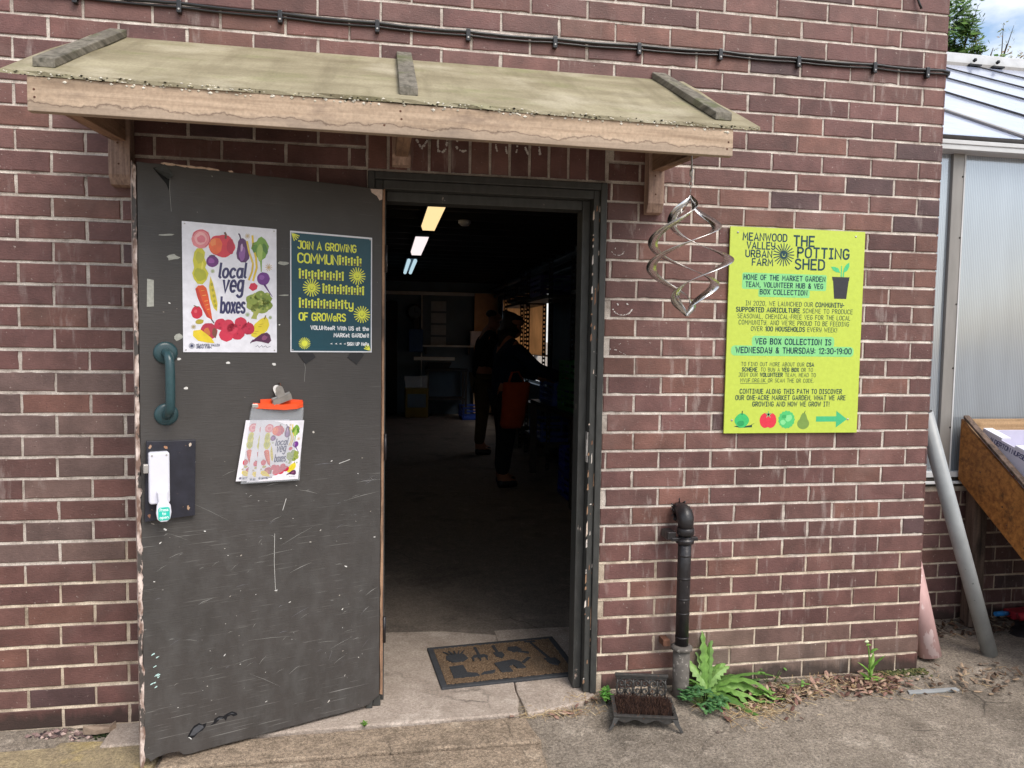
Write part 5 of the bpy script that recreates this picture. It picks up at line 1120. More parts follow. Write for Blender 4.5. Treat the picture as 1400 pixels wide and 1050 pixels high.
crumbs('moss', 'moss along the foot of the wall near the corner', 380, lambda: (random.uniform(-.22, .03), -abs(random.gauss(.015, .02))), ['#3d4428', '#56583a', '#2d3020', '#6b6844'], .003, .008, .7)
crumbs('soil', 'damp dark soil under the weeds', 520, lambda: (random.gauss(-.82, .11), min(-.012, random.gauss(-.12, .035))), ['#3a2c24', '#4a3a2e', '#2b221d'], .003, .008, .6)
crumbs('grit', 'loose grit scattered over the yard concrete', 900, lambda: (random.uniform(-1.7, .6), random.uniform(-.8, -.05)), ['#8d8278', '#4a423b', '#a99d90', '#6a6058'], .001, .0028, .8)
crumbs('grit', 'crumbs at the hinge side of the doorstep', 120, lambda: (random.gauss(-2.27, .05), random.gauss(-.02, .03)), ['#8d7b6c', '#5a4638', '#b5a594'], .0015, .005, .7)
mb = MB(); pts = [(-3.335, -.055), (-3.30, -.03), (-3.26, -.018), (-3.235, -.026), (-3.25, -.05), (-3.29, -.062)]; mb.prism(pts, .0, .022, lambda p, q, t: (p, q, t*(1+.6*math.sin(p*60))+random.uniform(0, .004)-.004)); mb.col = S('#a08d7c')
tag(mb.build('wood_chip', simple('chip_wood', '#8f7d6e', .9, .2, .35, 60), bevel=.001), 'splintered grey brown wood chip lying by the wall left of the door', 'wood chip')
mb = MB(); mb.hexa([(-.18, -.185, gz(-.1, -.18)+.001), (.05, -.188, gz(0, -.18)+.001), (-.17, -.16, gz(-.1, -.18)+.001), (.05, -.165, gz(0, -.18)+.001), (-.18, -.185, gz(-.1, -.18)+.008), (.05, -.188, gz(0, -.18)+.008), (-.17, -.16, gz(-.1, -.18)+.008), (.05, -.165, gz(0, -.18)+.008)])
tag(mb.build('plastic_strip', PVC, bevel=.001), 'flat grey plastic strip lying on the ground by the wall corner', 'strip')
mb = MB(); mb.col = S('#6b5f58'); mb.blob((-1.085, -.335, gz(-1.08, -.33)+.003), .008); tag(mb.build('pebble', MOSS), 'single dark pebble on the concrete in front of the weeds', 'pebble')

# ------------------------------------------------------------------ pipes leaning at the corner
mb = MB(); a, b = Vector((.445, .085, .0)), Vector((.037, .075, 1.12)); d = (b-a).normalized(); x_ = d.orthogonal().normalized(); y_ = d.cross(x_)
def hollow(mb, a, b, r, th, seg=22):
    mb.smooth = True; d = (b-a).normalized(); x_ = d.orthogonal().normalized(); y_ = d.cross(x_); i = len(mb.v)
    for p, r_ in ((a, r-th), (a, r), (b, r), (b, r-th)):
        for j in range(seg): mb.v.append(tuple(p+r_*(math.cos(2*math.pi*j/seg)*x_+math.sin(2*math.pi*j/seg)*y_)))
    for k in range(4):
        k2 = (k+1) % 4
        for j in range(seg): mb.idx(i, (k*seg+j, k*seg+(j+1) % seg, k2*seg+(j+1) % seg, k2*seg+j))
hollow(mb, a+d*.008, b, .033, .003); tag(mb.build('leaning_tube', PVC), 'long grey plastic tube leaning against the building corner', 'tube')
mb = MB(); a, b = Vector((.13, .075, .002)), Vector((.052, .15, .46)); hollow(mb, a+(b-a).normalized()*.02, b, .048, .004); tag(mb.build('leaning_pipe', PINK), 'faded pink pipe standing half hidden behind the brick corner', 'pipe')
# ------------------------------------------------------------------ greenhouse behind the corner
gh = thing('greenhouse', 'greenhouse of fluted plastic sheets on a low brick wall right of the building', 'greenhouse', (.06, .5, 0))
def gp(mb, name, m, bevel=0, par=None):
    o = mb.build(name, m, par or gh, bevel)
    if par is None: o.location = (-.06, -.5, 0)
    return o
GX0, GX1, GY = .07, 7.0, .5
mb = MB(); PG = lambda u, d, z: (u, GY-d, z)
wall_of_bricks(mb, PG, GX0, 4.2, .70, [], 1, False, fine=False); mortar_sheet(mb, PG, GX0, 4.2, -.2, .70, [], -.0035); mb.mi = 1; mb.box((GX0, GY+.01, -.2), (GX1, GY+.2, .695)); mb.mi = 0
for k in range(len(mb.c)):
    c = mb.c[k]; mb.c[k] = (c[0]*.8, c[1]*.85, c[2]*.9, 1)
gp(mb, 'base_wall', [BRICK, MORTAR])
mb = MB(); mb.box((GX0, GY-.03, .715), (GX1, GY+.03, .728)); mb.box((GX0, GY-.02, .748), (GX1, GY+.05, .775)); gp(mb, 'sill', WHITEALU, .002)
mb = MB(); mb.box((GX0, GY-.012, .728), (GX1, GY+.04, .7475)); mb.box((GX0, GY-.012, .70), (GX1, GY+.04, .7148)); gp(mb, 'sill_rail', DARKTRIM)
ux = [.505, 1.05, 1.59, 2.13, 2.67, 3.21, 3.75, 4.3, 4.9, 5.5, 6.1, 6.7]
for k, (a, b) in enumerate(zip([GX0]+ux, ux+[GX1])):
    mb = MB(); mb.box((a+.02, GY+.012, .775), (b-.02, GY+.022, 2.36)); gp(mb, 'wall_panel', POLYW)
for x in ux:
    mb = MB(); mb.box((x-.034, GY-.006, .776), (x+.034, GY+.034, 2.37)); o = gp(mb, 'mullion', ALU, .003)
    mb = MB()
    for z in (1.0, 1.3, 1.62, 1.95, 2.25): mb.lathe([(.005, 0), (.004, .003)], (x+.022, GY-.006, z), 8, (0, -1, 0))
    mb.build('bolt', DARKTRIM, o)
    mb = MB(); mb.box((x+.027, GY-.0085, .777), (x+.0345, GY-.0065, 2.369)); mb.build('glazing_strip', WHITEALU, o)
mb = MB(); mb.hexa([(1.1, GY+.06, 1.55), (1.16, GY+.06, 1.55), (1.1, GY+.09, 1.55), (1.16, GY+.09, 1.55), (1.75, GY+.06, 2.3), (1.82, GY+.06, 2.3), (1.75, GY+.09, 2.3), (1.82, GY+.09, 2.3)]); mb.hexa([(.55, GY+.06, 1.72), (.6, GY+.06, 1.68), (.55, GY+.09, 1.72), (.6, GY+.09, 1.68), (1.15, GY+.06, 2.3), (1.2, GY+.06, 2.26), (1.15, GY+.09, 2.3), (1.2, GY+.09, 2.26)]); gp(mb, 'brace', ALU)
mb = MB(); mb.box((GX0, GY-.075, 2.36), (GX1, GY+.035, 2.385)); mb.box((GX0, GY-.08, 2.385), (GX1, GY-.072, 2.405)); gp(mb, 'eaves_beam', WHITEALU, .002)
mb = MB(); mb.smooth = True; mb.tube([(GX0, GY-.05, 2.412), (GX1, GY-.05, 2.412)], .022, 12); gp(mb, 'gutter', DARKTRIM)
mb = MB(); mb.box((GX0, GY-.02, 2.43), (GX1, GY+.02, 2.45)); gp(mb, 'eaves_rail', WHITEALU)
tn = math.tan(R(28)); RY = 3.35; RZ = 2.44+tn*(RY-.45); rf = lambda y, d=0: 2.44+tn*(y-.45)+d
bx = [.30, .842, 1.374, 1.947, 2.462, 3.0, 3.54, 4.08, 4.62, 5.16, 5.7, 6.24, 6.78]
for a, b in zip([GX0]+bx, bx+[GX1]):
    mb = MB(); mb.hexa([(a+.004, .46, rf(.46, -.006)), (b-.004, .46, rf(.46, -.006)), (a+.004, RY, rf(RY, -.006)), (b-.004, RY, rf(RY, -.006)), (a+.004, .46, rf(.46)), (b-.004, .46, rf(.46)), (a+.004, RY, rf(RY)), (b-.004, RY, rf(RY))]); gp(mb, 'roof_panel', POLYR)
for x in bx:
    w = .005 if x != .842 else .016
    mb = MB(); mb.hexa([(x-w, .45, rf(.45, .002)), (x+w, .45, rf(.45, .002)), (x-w, RY, rf(RY, .002)), (x+w, RY, rf(RY, .002)), (x-w, .45, rf(.45, .014)), (x+w, .45, rf(.45, .014)), (x-w, RY, rf(RY, .014)), (x+w, RY, rf(RY, .014))]); gp(mb, 'glazing_bar', DARKTRIM if x != .842 else ALU)
mb = MB(); mb.box((GX0, RY-.04, RZ-.02), (GX1, RY+.05, RZ+.09)); gp(mb, 'ridge_beam', WHITEALU, .004)
mb = MB(); mb.box((GX0, RY-.055, RZ-.045), (GX1, RY-.042, RZ+.0)); gp(mb, 'ridge_rail', ALU)
for x in (2.98, 3.22):
    mb = MB(); mb.lathe([(.014, 0), (.016, .02), (.01, .03)], (x, RY-.06, RZ+.02), 12, (0, -1, .3)); mb.box((x-.06, RY-.09, RZ-.03), (x+.06, RY-.06, RZ-.015)); gp(mb, 'vent_hinge', BLACKP)
mb = MB(); mb.hexa([(GX0, RY+.02, RZ+.1), (GX1, RY+.02, RZ+.1), (GX0, RY+.9, RZ+.42), (GX1, RY+.9, RZ+.42), (GX0, RY+.02, RZ+.115), (GX1, RY+.02, RZ+.115), (GX0, RY+.9, RZ+.435), (GX1, RY+.9, RZ+.435)]); gp(mb, 'roof_vent', POLYR)
mb = MB(); mb.hexa([(GX0, RY, RZ-.01), (GX1, RY, RZ-.01), (GX0, 6.25, 2.43), (GX1, 6.25, 2.43), (GX0, RY, RZ), (GX1, RY, RZ), (GX0, 6.25, 2.44), (GX1, 6.25, 2.44)]); gp(mb, 'roof_panel', POLYR)

# wooden display trough on posts, with the nursery box lying in it
tr = thing('wooden_trough', 'stained plywood sloping display trough on posts against the greenhouse wall', 'trough', (.58, .46, 0))
def tp(mb, name, m, bevel=0): 
    o = mb.build(name, m, tr, bevel); o.location = (-.58, -.46, 0); return o
TX0, TX1 = .565, 2.1
TZ = lambda y: 1.045-.735*(.475-y)          # top edge of the side boards
mb = MB(); sp = [(.468, 1.047), (.468, .742), (.44, .722), (.075, .455), (-.55, .02+.0), (-.55, .29), (.09, TZ(.09)), (.43, TZ(.43))]
mb.prism(sp, TX0, TX0+.018, lambda p, q, t: (t, p, q)); o = tp(mb, 'side_board', PLY, .0015)
mb = MB()
for y, z in ((.16, .64), (.19, .72), (.33, .86), (.06, .56)): mb.lathe([(.005, 0), (.004, .0015)], (TX0, y, z-.06), 8, (-1, 0, 0))
mb.build('screw', RUST, o)
mb = MB(); mb.prism([(.45, 1.066), (.45, 1.05), (-.55, 1.05-.735*1.0), (-.55, 1.066-.735)], TX0-.004, TX0+.03, lambda p, q, t: (t, p, q)); tp(mb, 'edge_strip', POST, .002)
mb = MB(); mb.prism(sp, TX1, TX1+.018, lambda p, q, t: (t, p, q)); tp(mb, 'side_board', PLY, .0015)
mb = MB(); mb.box((TX0+.0185, .452, .74), (TX1-.0005, .468, 1.046)); tp(mb, 'back_board', PALEPLY, .0015)
mb = MB(); mb.box((TX0+.43, .43, .83), (TX1-.0005, .442, .96)); tp(mb, 'divider', PLY, .0015)
mb = MB(); mb.hexa([(TX0+.019, -.55, .11), (TX1-.001, -.55, .11), (TX0+.019, .45, .812), (TX1-.001, .45, .812), (TX0+.019, -.55, .13), (TX1-.001, -.55, .13), (TX0+.019, .45, .83), (TX1-.001, .45, .83)]); tp(mb, 'bottom_board', PLY)
for x, y in ((.60, .39), (2.0, .39)):
    mb = MB(); mb.box((x, y, -.01), (x+.075, y+.06, .71)); tp(mb, 'post', POST, .003)
bxm = Matrix(((0, 1, 0, .62), (-.956, 0, -.292, .437), (-.292, 0, .956, .836), (0, 0, 0, 1)))
mb = MB(); mb.box((TX0+.019, -.06, .47), (TX1-.001, -.02, .685)); tp(mb, 'support_batten', POST)
nb = thing('nursery_box', 'white printed cardboard nursery tray lying in the plywood trough', 'box', M=bxm)
mb = MB()     # open tray: long side faces the viewer
BW, BD, BHH = .56, .36, .17
mb.box((0, 0, 0), (BW, .004, BHH)); mb.box((0, BD-.004, 0), (BW, BD, BHH)); mb.box((0, .004, 0), (.004, BD-.004, BHH)); mb.box((BW-.004, .004, 0), (BW, BD-.004, BHH)); mb.box((.004, .004, .002), (BW-.004, BD-.004, .006))
nbx = mb.build('tray_body', CARD, nb)
mb = MB()
for a, b in ((0, .12), (.2, .36), (.44, .56)): mb.box((a, -.001, BHH+.0005), (b, .05, BHH+.012))
mb.build('corner_tab', WHITEP, nb, .002)
mb = MB(); XF = lambda p, q, l: (p, -.0006-.0001*l, q); mb.col = S('#3a3c6a'); text(mb, 'ALDERTON NURSERIES', .055, .33, .136, .021, .0042, XF, gap=.14)
mb.col = S('#b04a6a'); stroke(mb, arc(.245, .045, .028, .028, 0, 360, 20), .004, XF); stroke(mb, arc(.245, .045, .019, .019, 0, 360, 16), .003, XF); flat(mb, ell(.245, .045, .010, .010, 0, 7, .3), XF, 2); stroke(mb, [(.04, .07), (.1, .07)], .004, XF); stroke(mb, [(.04, .06), (.09, .06)], .003, XF); stroke(mb, [(.3, .06), (.36, .06)], .003, XF)
mb.col = S('#e4dfe2'); flat(mb, rrect(.12, .032, .185, .066, .012), XF, 1); mb.col = S('#7d4f36'); flat(mb, rrect(.126, .044, .18, .062, .008), XF, 3); mb.build('box_print', PRINT, nb)

# small tools on the ground under the trough
t = thing('hand_broom', 'blue handled broom lying on the soil under the trough', 'broom', (.80, .44, .012), R(4))
mb = MB(); mb.tube([(0, 0, .03), (.05, .003, .028), (.09, .005, .025)], [.012, .013, .011], 10); mb.build('handle', BLUEP, t)
mb = MB(); mb.box((.09, -.03, .0), (.25, .04, .04)); mb.build('head', REDP, t, .006)
t = thing('black_bag', 'crumpled black sack with a red edge at the right end of the yard', 'bag', (.96, .26, 0)); mb = MB(); mb.smooth = True; i = 0; nr, nsg = 8, 20
for a in range(nr+1):
    ph = math.pi/2*a/nr
    for s_ in range(nsg): 
        an = 2*math.pi*s_/nsg; r = (1+.12*math.sin(3*an+a)+random.uniform(-.06, .06)); mb.v.append((.21*math.cos(an)*math.cos(ph)*r, .11*math.sin(an)*math.cos(ph)*r, .10*math.sin(ph)*r-.004))
for a in range(nr):
    for s_ in range(nsg): mb.idx(0, (a*nsg+s_, a*nsg+(s_+1) % nsg, (a+1)*nsg+(s_+1) % nsg, (a+1)*nsg+s_))
mb.build('sack', BLACKP, t); mb = MB(); mb.tube([(-.14, .06, .07), (-.05, .02, .105), (.08, .03, .10), (.16, .05, .075)], .02, 8); mb.build('rim', REDP, t)

# ------------------------------------------------------------------ trees beyond the greenhouse
def tree(name, label, base, h, blobs, cols, n, size, seed, sparse=False, grp=None):
    random.seed(seed); t = thing(name, label, 'tree', base, 0, grp); tk = MB(); lf = MB()
    tk.tube([(0, 0, -.05), (.05, 0, h*.35), (.0, .05, h*.7), (.05, 0, h)], [.16, .12, .07, .02], 9)
    for c, r in blobs:
        c = Vector(c); tk.tube([(0, .03, min(h*.7, c.z*.6)), (c.x*.5, c.y*.5, c.z*.85), tuple(c), (c.x*1.2, c.y, c.z+r*.9)], [.05, .035, .02, .006], 6)
        subs = [c+Vector((random.gauss(0, .45), random.gauss(0, .45), random.gauss(0, .45)))*r for _ in range(9)]
        for s_ in subs:
            for _ in range(n):
                d = Vector((random.gauss(0, 1), random.gauss(0, 1), random.gauss(0, .8)))*r*.17; p = s_+d; q = size*random.uniform(.6, 1.3)
                lf.col = lcol(cols, random.uniform(.75, 1.2)); a = Vector((random.gauss(0, 1), random.gauss(0, 1), random.gauss(0, .7))).normalized(); b = a.orthogonal().normalized()
                lf.face([p-a*q, p+b*q*.36, p+a*q, p-b*q*.36])
    for _ in range(10 if sparse else 6):   # long free sprays
        c, r = random.choice(blobs); c = Vector(c); d = Vector((random.uniform(-.4, 1), random.uniform(-.5, .5), random.uniform(.2, 1))).normalized(); L = r*random.uniform(1.1, 1.9)
        tk.tube([tuple(c), tuple(c+d*L*.6), tuple(c+d*L)], [.012, .008, .003], 5)
        for k in range(26):
            p = c+d*L*(.35+.65*k/26)+Vector((random.gauss(0, .05), random.gauss(0, .05), random.gauss(0, .05))); q = size*random.uniform(.6, 1.1); a = (d+Vector((random.gauss(0, .7), random.gauss(0, .7), random.gauss(0, .7)))).normalized(); b = a.orthogonal().normalized(); lf.col = lcol(cols); lf.face([p-a*q, p+b*q*.36, p+a*q, p-b*q*.36])
    tk.col = S('#4a3d33'); tk.build('trunk', BARK, t); lf.build('crown', LEAF, t); return t
tree('leafy_tree', 'leafy green tree behind the greenhouse roof beside the brick corner', (7.65, 9.2, 0), 6.9, [((.25, 0, 6.75), .42), ((.0, .3, 5.6), 1.0), ((.55, -.2, 6.35), .38), ((-.6, 0, 6.9), .9), ((-.4, 0, 4.2), 1.1), ((.5, 0, 4.9), .9), ((-.1, 0, 7.3), .5)], ['#4f7434', '#5e823c', '#71934a', '#3f602c', '#86a05a'], 85, .085, 5)
tree('bare_shrub', 'thin almost bare shrub with a few rusty leaves seen above the greenhouse ridge', (8.35, 9.4, 0), 6.8, [((.0, 0, 6.55), .35), ((.5, 0, 6.6), .4), ((.2, 0, 6.0), .5)], ['#8a8a52', '#a8854a', '#7b8148'], 13, .05, 9, True)

# ------------------------------------------------------------------ inside the shed
EM = [m_emit('lamp_warm', S('#ffdca0'), 0.5), m_emit('lamp_white', S('#fdeeee'), .47), m_emit('lamp_cool', S('#c4e2ee'), .4)]
for k, (y0, y1, l) in enumerate(((2.3, 3.65, 'nearest warm glowing strip light on the dark ceiling'), (4.3, 5.6, 'middle white glowing strip light on the dark ceiling'), (6.3, 8.0, 'farthest cool twin strip light on the dark ceiling'))):
    x = -1.925-.02*k; t = thing('strip_light', l, 'ceiling light', (x, (y0+y1)/2, 2.335), 0, 'strip lights on the shed ceiling'); L = (y1-y0)/2
    mb = MB(); mb.box((-.066, -L, .03), (.066, L, .06)); mb.build('housing', WALLIN, t, .004)
    mb = MB()
    if k < 2: mb.prism([(-.062, .029), (-.05, -.006), (.05, -.006), (.062, .029)], -L+.01, L-.01, lambda p, q, t_: (p, t_, q))
    else:
        for s_ in (-.038, .038): mb.tube([(s_, -L+.01, .006), (s_, L-.01, .006)], .023, 10)
    mb.build('diffuser', EM[k], t)
mb = MB(); mb.lathe([(.055, 0), (.055, -.02), (.03, -.045)], (-1.62, 3.6, 2.42), 18); tag(mb.build('smoke_alarm', WHITEP), 'round smoke alarm on the dark ceiling right of the strip lights', 'alarm')
t = thing('wall_clock', 'round black rimmed clock on the far inner wall', 'clock', (-1.74, 10.97, 1.88)); mb = MB(); mb.lathe([(.15, 0), (.15, .03), (.125, .04)], (0, .02, 0), 24, (0, -1, 0)); mb.build('rim', BLACKP, t); mb = MB(); mb.lathe([(.115, 0), (.115, .003)], (0, -.021, 0), 24, (0, -1, 0)); f = mb.build('dial', WALLIN, t); mb = MB(); mb.box((-.006, -.027, 0), (.006, -.025, .08)); mb.box((0, -.027, -.006), (.06, -.025, .006)); mb.build('hand', BLACKP, t)
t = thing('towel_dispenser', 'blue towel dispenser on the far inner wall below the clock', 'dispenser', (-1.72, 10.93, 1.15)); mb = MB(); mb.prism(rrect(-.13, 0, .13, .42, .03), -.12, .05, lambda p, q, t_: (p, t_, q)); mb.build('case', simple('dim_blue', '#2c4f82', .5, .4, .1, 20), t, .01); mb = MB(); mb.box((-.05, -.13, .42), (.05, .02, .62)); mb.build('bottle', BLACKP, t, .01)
t = thing('notice_sheets', 'column of paper notices on the far inner wall beside the clock', 'notices', (-1.3, 10.985, 1.7)); mb = MB()
for k in range(4): mb.box((-.14, 0, -.45+.22*k), (.14, .004, -.27+.22*k))
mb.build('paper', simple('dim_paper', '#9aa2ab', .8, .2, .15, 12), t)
t = thing('wall_shelf', 'long narrow shelf with a box on the far inner wall', 'shelf', (-1.15, 10.9, 1.25)); mb = MB(); mb.box((-.45, -.1, 0), (.5, .095, .03)); mb.build('plank', WHITEALU, t); mb = MB(); mb.box((-.4, -.02, -.14), (-.37, .09, -.001)); mb.box((.4, -.02, -.14), (.43, .09, -.001)); mb.build('bracket', DARKTRIM, t)
mb = MB(); mb.box((-.72, 10.82, 1.281), (-.5, 10.98, 1.55)); tag(mb.build('wall_box', WHITEP, bevel=.01), 'pale box standing on the narrow wall shelf', 'box')
t = thing('work_sink', 'dark worktop with tray against the far inner wall', 'worktop', (-1.2, 10.65, 0)); mb = MB(); mb.box((-.35, -.28, .82), (.4, .3, .86)); mb.build('top', BLACKP, t, .004)
for x in (-.32, .36):
    for y in (-.24, .26): mb = MB(); mb.box((x-.02, y-.02, 0), (x+.02, y+.02, .819)); mb.build('leg', DARKTRIM, t)
mb = MB(); mb.box((-.3, -.24, .3), (.34, .26, .33)); mb.build('low_shelf', DARKTRIM, t); mb = MB(); mb.hexa([(-.3, -.2, .861), (.05, -.2, .861), (-.3, .1, .861), (.05, .1, .861), (-.34, -.24, .98), (.1, -.24, .98), (-.34, .14, .98), (.1, .14, .98)]); mb.build('tray', BLACKP, t)
mb = MB(); mb.box((-.64, 10.9, .02), (-.205, 10.93, 2.25)); tag(mb.build('plywood_sheet', simple('pale_ply', '#c9a47e', .8, .2, .15, 8)), 'tall tan plywood sheet leaning in the far right corner of the shed', 'board')
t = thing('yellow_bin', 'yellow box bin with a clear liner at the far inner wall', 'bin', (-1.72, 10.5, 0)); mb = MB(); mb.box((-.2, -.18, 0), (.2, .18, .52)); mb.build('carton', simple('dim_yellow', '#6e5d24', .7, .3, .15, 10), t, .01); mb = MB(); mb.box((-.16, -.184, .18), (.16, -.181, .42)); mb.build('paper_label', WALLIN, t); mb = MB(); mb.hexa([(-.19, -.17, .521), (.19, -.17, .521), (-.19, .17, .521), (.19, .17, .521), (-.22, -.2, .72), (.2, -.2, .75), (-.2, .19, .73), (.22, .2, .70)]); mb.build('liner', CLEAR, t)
def rack(label, y0, y1, x0, x1, h, shelves):
    t = thing('storage_rack', label, 'rack', ((x0+x1)/2, (y0+y1)/2, 0), 0, 'slotted steel racks along the inner wall'); cx, cy = (x0+x1)/2, (y0+y1)/2
    for x in (x0, x1-.045):
        for y in (y0, y1-.012):
            mb = MB(); z = 0      # slotted upright: two rails joined by rungs, so light shows through
            mb.box((x-cx, y-cy, 0), (x+.012-cx, y+.003-cy, h)); mb.box((x+.033-cx, y-cy, 0), (x+.045-cx, y+.003-cy, h))
            while z < h: mb.box((x+.0121-cx, y-cy, z), (x+.0329-cx, y+.003-cy, min(h, z+.028))); z += .055
            mb.build('upright', BLACKP, t)
    for z in shelves: mb = MB(); mb.box((x0+.002-cx, y0+.004-cy, z), (x1-.002-cx, y1-.016-cy, z+.035)); mb.build('shelf_board', DARKTRIM, t)
    return t
rack('black slotted rack nearest the two people', 4.95, 6.2, -.57, -.23, 2.25, (.25, .62, 1.86)); rack('black slotted rack farther back by the tan blind', 6.6, 7.9, -.57, -.23, 2.3, (.25, 1.86)); rack('black slotted rack close to the doorway', 3.0, 4.0, -.57, -.23, 2.2, (1.84, ))
t = thing('packing_bench', 'long dark packing bench along the right inner wall', 'bench', (-.5, 4.3, 0)); mb = MB(); mb.box((-.26, -1.2, .74), (.27, .6, .78)); mb.build('top', BLACKP, t, .004)
for x in (-.23, .23):
    for y in (-1.15, .55): mb = MB(); mb.box((x-.03, y-.03, 0), (x+.03, y+.03, .739)); mb.build('leg', DARKTRIM, t)
def crate(label, x, y, z, col, rz, first=[None]):
    t = thing('veg_crate', label, 'crate', (x, y, z), rz, 'plastic veg crates'); m = simple('crate_'+col[1:]+str(len(MATS)), col, .5, .4, .15, 15); L, W, H = .3, .2, .22
    mb = MB(); mb.box((-W, -L, 0), (W, L, .012)); mb.build('base', m, t)
    for s_ in (-1, 1):
        mb = MB()
        for z in (.014, .075, .135, .19): mb.box((s_*W-.006, -L, z), (s_*W+.006, L, z+.03))
        for y_ in (-L, -.1, .1, L-.02): mb.box((s_*W-.004, y_, .0125), (s_*W+.004, y_+.02, H-.001))
        mb.build('side', m, t); mb = MB()
        for z in (.014, .075, .19): mb.box((-W+.007, s_*L-.006, z), (W-.007, s_*L+.006, z+.03))
        for x_ in (-W+.01, W-.03): mb.box((x_, s_*L-.004, .0125), (x_+.02, s_*L+.004, H-.001))
        mb.build('end', m, t)
    return t
crate('dark green crate upper of two on the packing bench nearest the doorway', -.5, 3.55, 1.005, '#1f6a3c', 0); crate('green crate lower of two on the packing bench nearest the doorway', -.5, 3.55, .782, '#1f6a3c', R(2)); crate('blue crate on the packing bench in front of the reaching person', -.52, 4.3, .782, '#24408f', 0)
crate('blue crate on the floor below the packing bench, topmost', -.5, 3.5, .226, '#1c2f96', 0); crate('blue crate on the floor below the packing bench, lowest', -.5, 3.5, .002, '#1c2f96', R(1)); crate('blue crate on the lower shelf of the nearest rack', -.4, 5.4, .287, '#24408f', 0); crate('black crate on the upper shelf of the farther rack', -.4, 7.1, 1.9, '#26262c', 0); crate('purple crate on the upper shelf of the nearest rack', -.4, 5.5, 1.9, '#3a2f6a', 0); crate('blue crate on the floor at the far wall beside the worktop', -.75, 10.2, .002, '#24408f', 0)
mb = MB(); mb.hexa([(-.56, 5.1, .667), (-.25, 5.1, .667), (-.56, 5.9, .667), (-.25, 5.9, .667), (-.56, 5.1, .675), (-.25, 5.1, .675), (-.56, 5.9, .675), (-.25, 5.9, .675)]); tag(mb.build('paper_sheet', WHITEP), 'white paper lying on the middle shelf of the nearest rack', 'paper')

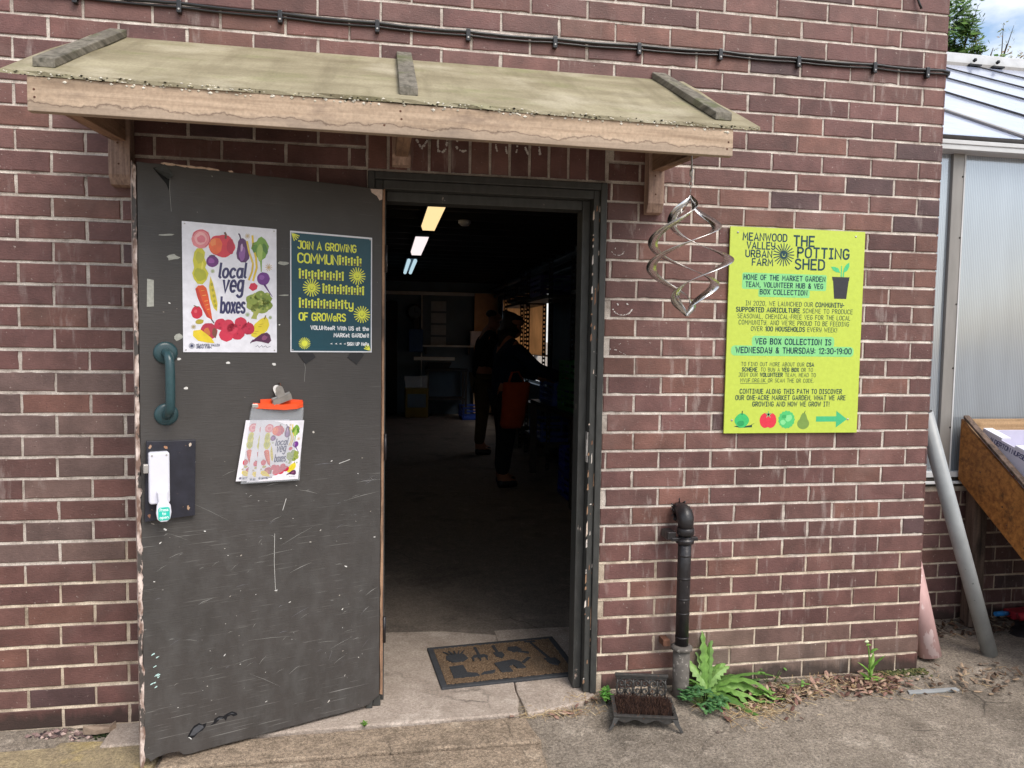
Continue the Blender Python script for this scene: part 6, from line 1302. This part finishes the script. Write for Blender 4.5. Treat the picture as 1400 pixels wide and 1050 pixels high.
# ------------------------------------------------------------------ people (bodies grown with the Skin modifier)
def skin_mesh(name, verts, edges, mats, parent, sub=2, root=0):
    me = bpy.data.meshes.new(name); me.from_pydata([v[:3] for v in verts], edges, []); o = bpy.data.objects.new(name, me); COL.objects.link(o); o.parent = parent
    me.materials.append(mats); o.modifiers.new('skin', 'SKIN')
    if not me.skin_vertices: 
        bm = bmesh.new(); bm.from_mesh(me); bm.verts.layers.skin.verify(); bm.to_mesh(me); bm.free()
    for sv, v in zip(me.skin_vertices[0].data, verts): sv.radius = (v[3], v[4] if len(v) > 4 else v[3])
    me.skin_vertices[0].data[root].use_root = True
    s = o.modifiers.new('sub', 'SUBSURF'); s.levels = sub; s.render_levels = sub
    for md in o.modifiers:
        if md.type == 'SKIN': md.use_smooth_shade = True
    return o
def person(label, loc, rz, H, bow, reach, hair_long, c_top, c_leg, group='people in the shed'):
    """faces local +x; reach = how far the right hand stretches forward"""
    t = thing('person', label, 'person', loc, rz, group); k = H/1.75; b = bow
    hipz, chz, shz, nkz = .92*k, 1.25*k, 1.42*k, 1.5*k
    hd = (.05+b*.9, 0, 1.60*k-b*.25)
    V = [(0, 0, hipz, .12, .15), (.0+b*.2, 0, 1.08*k, .105, .135), (.01+b*.45, 0, chz, .115, .155), (.0+b*.6, 0, shz, .085, .12), (.02+b*.75, 0, nkz, .055, .055), (hd[0]-.01, 0, hd[2]-.03, .07, .068), (hd[0], 0, hd[2]+.055, .092, .078), (hd[0]-.01, 0, hd[2]+.125, .06, .06)]
    E = [(a, a+1) for a in range(7)]
    def add(p, r, par): V.append((*p, r)); E.append((par, len(V)-1)); return len(V)-1
    # face: nose and chin
    n_ = add((hd[0]+.098, 0, hd[2]+.035), .014, 6); add((hd[0]+.07, 0, hd[2]-.055), .028, 5)
    for s_ in (-1, 1):
        add((hd[0]-.005, s_*.085, hd[2]+.04), .018, 6)
        hp = add((0, s_*.095, hipz-.06), .10, 0); kn = add((.02 if s_ > 0 else -.02, s_*.10, .49*k), .064, hp); an = add((-.01 if s_ > 0 else -.06, s_*.10, .09), .042, kn); he = add((-.04 if s_ > 0 else -.09, s_*.10, .045), .038, an); add((.15 if s_ > 0 else .10, s_*.11, .03), .034, an)
        sh = add((b*.6, s_*.17, shz-.02), .062, 3)
        r_ = reach if s_ < 0 else reach*.55
        el = add((b*.6+.10+r_*.35, s_*.22, shz-.27+r_*.10), .046, sh); wr = add((b*.6+.24+r_*.85, s_*.17, shz-.36+r_*.12), .031, el); pm = add((b*.6+.31+r_*.9, s_*.155, shz-.39+r_*.1), .036, wr)
        for q in range(4): f1 = add((b*.6+.36+r_*.9, s_*(.125+.02*q), shz-.41+r_*.1-.004*q), .0095, pm); add((b*.6+.385+r_*.9-.004*abs(q-1), s_*(.122+.02*q), shz-.435+r_*.1), .0085, f1)
        th = add((b*.6+.315+r_*.9, s_*.115, shz-.405+r_*.1), .0105, pm)
    skin_mesh('body', V, E, SKIN, t)
    # clothes, slightly proud of the body and ending at cuffs, waist and hem
    JV = [(v[0], v[1], v[2]+(-.07 if i == 0 else 0), *[r+.022 for r in v[3:]]) for i, v in enumerate(V[:4])]; JE = [(0, 1), (1, 2), (2, 3)]; JV.append((.02+b*.7, 0, nkz-.035, .068, .072)); JE.append((3, 4))
    TV = [(0, 0, hipz+.02, .13, .16)]; TE = []; base = 10
    for q, s_ in enumerate((-1, 1)):
        r_ = reach if s_ < 0 else reach*.55
        i = len(JV); JV += [(b*.6, s_*.17, shz-.02, .078), (b*.6+.10+r_*.35, s_*.22, shz-.27+r_*.10, .066), (b*.6+.225+r_*.8, s_*.175, shz-.352+r_*.118, .052)]; JE += [(3, i), (i, i+1), (i+1, i+2)]
        i = len(TV); TV += [(0, s_*.095, hipz-.06, .115), (.02 if s_ > 0 else -.02, s_*.10, .49*k, .085), (-.01 if s_ > 0 else -.06, s_*.10, .11, .068)]; TE += [(0, i), (i, i+1), (i+1, i+2)]
    skin_mesh('jacket', JV, JE, simple('cloth_'+c_top[1:], c_top, .9, .2, .2, 12), t); skin_mesh('trousers', TV, TE, simple('cloth_'+c_leg[1:], c_leg, .9, .2, .2, 12), t)
    for s_ in (-1, 1):
        x = 0 if s_ > 0 else -.05; skin_mesh('shoe', [(x-.06, s_*.1, .045, .05), (x+.04, s_*.105, .045, .05), (x+.15, s_*.11, .036, .04)], [(0, 1), (1, 2)], BLACKP, t, 1)
    HV = [(hd[0]-.05, 0, hd[2]+.045, .085, .088), (hd[0]-.028, 0, hd[2]+.10, .092, .086), (hd[0]-.012, 0, hd[2]+.145, .055, .05)]; HE = [(0, 1), (1, 2)]
    if hair_long: HV += [(hd[0]-.06, 0, hd[2]-.03, .08, .085), (hd[0]-.09, 0, hd[2]-.16, .06, .085), (hd[0]-.10, 0, hd[2]-.26, .03, .06)]; HE += [(0, 3), (3, 4), (4, 5)]
    skin_mesh('hair', HV, HE, HAIR, t); 
    mb = MB()
    for s_ in (-1, 1): mb.blob((hd[0]+.082, s_*.032, hd[2]+.06), .01)
    mb.build('eyes', BLACKP, t); mb = MB(); mb.box((hd[0]+.082, -.022, hd[2]-.012), (hd[0]+.09, .022, hd[2]-.006)); mb.build('mouth', REDP, t)
    return t
person('long haired person in a dark blue jacket reaching over the packing bench', (-1.14, 4.2, -.004), R(8), 1.68, .03, .36, True, '#0f1a30', '#1a1c22')
person('short haired person in a black top and khaki trousers bowing over the bench', (-1.10, 6.2, -.004), R(5), 1.80, .10, .25, False, '#0c0d12', '#4a3d2c')
t = thing('orange_bag', 'orange cloth bag hanging from the arm of the long haired person', 'bag', (-1.12, 3.99, .58)); mb = MB(); mb.smooth = True; prof = [(0, .09, .05), (.03, .11, .07), (.18, .12, .075), (.36, .13, .06), (.43, .125, .03)]; n = 16
for z, rx, ry in prof:
    for s_ in range(n): an = 2*math.pi*s_/n; mb.v.append((rx*math.cos(an)*(1+.06*math.sin(5*an+z*9))+z*.12, ry*math.sin(an), z))
for a in range(len(prof)-1):
    for s_ in range(n): mb.idx(0, (a*n+s_, a*n+(s_+1) % n, (a+1)*n+(s_+1) % n, (a+1)*n+s_))
mb.idx(0, range(n-1, -1, -1)); mb.build('sack', simple('orange_cloth', '#933a1c', .8, .3, .15, 15), t); mb = MB()
for s_ in (-.02, .02): mb.tube([(-.03, s_, .42), (0.0, s_, .52), (.06, s_, .53), (.12, s_, .42)], .008, 6)
mb.build('strap', MATS['orange_cloth'], t)
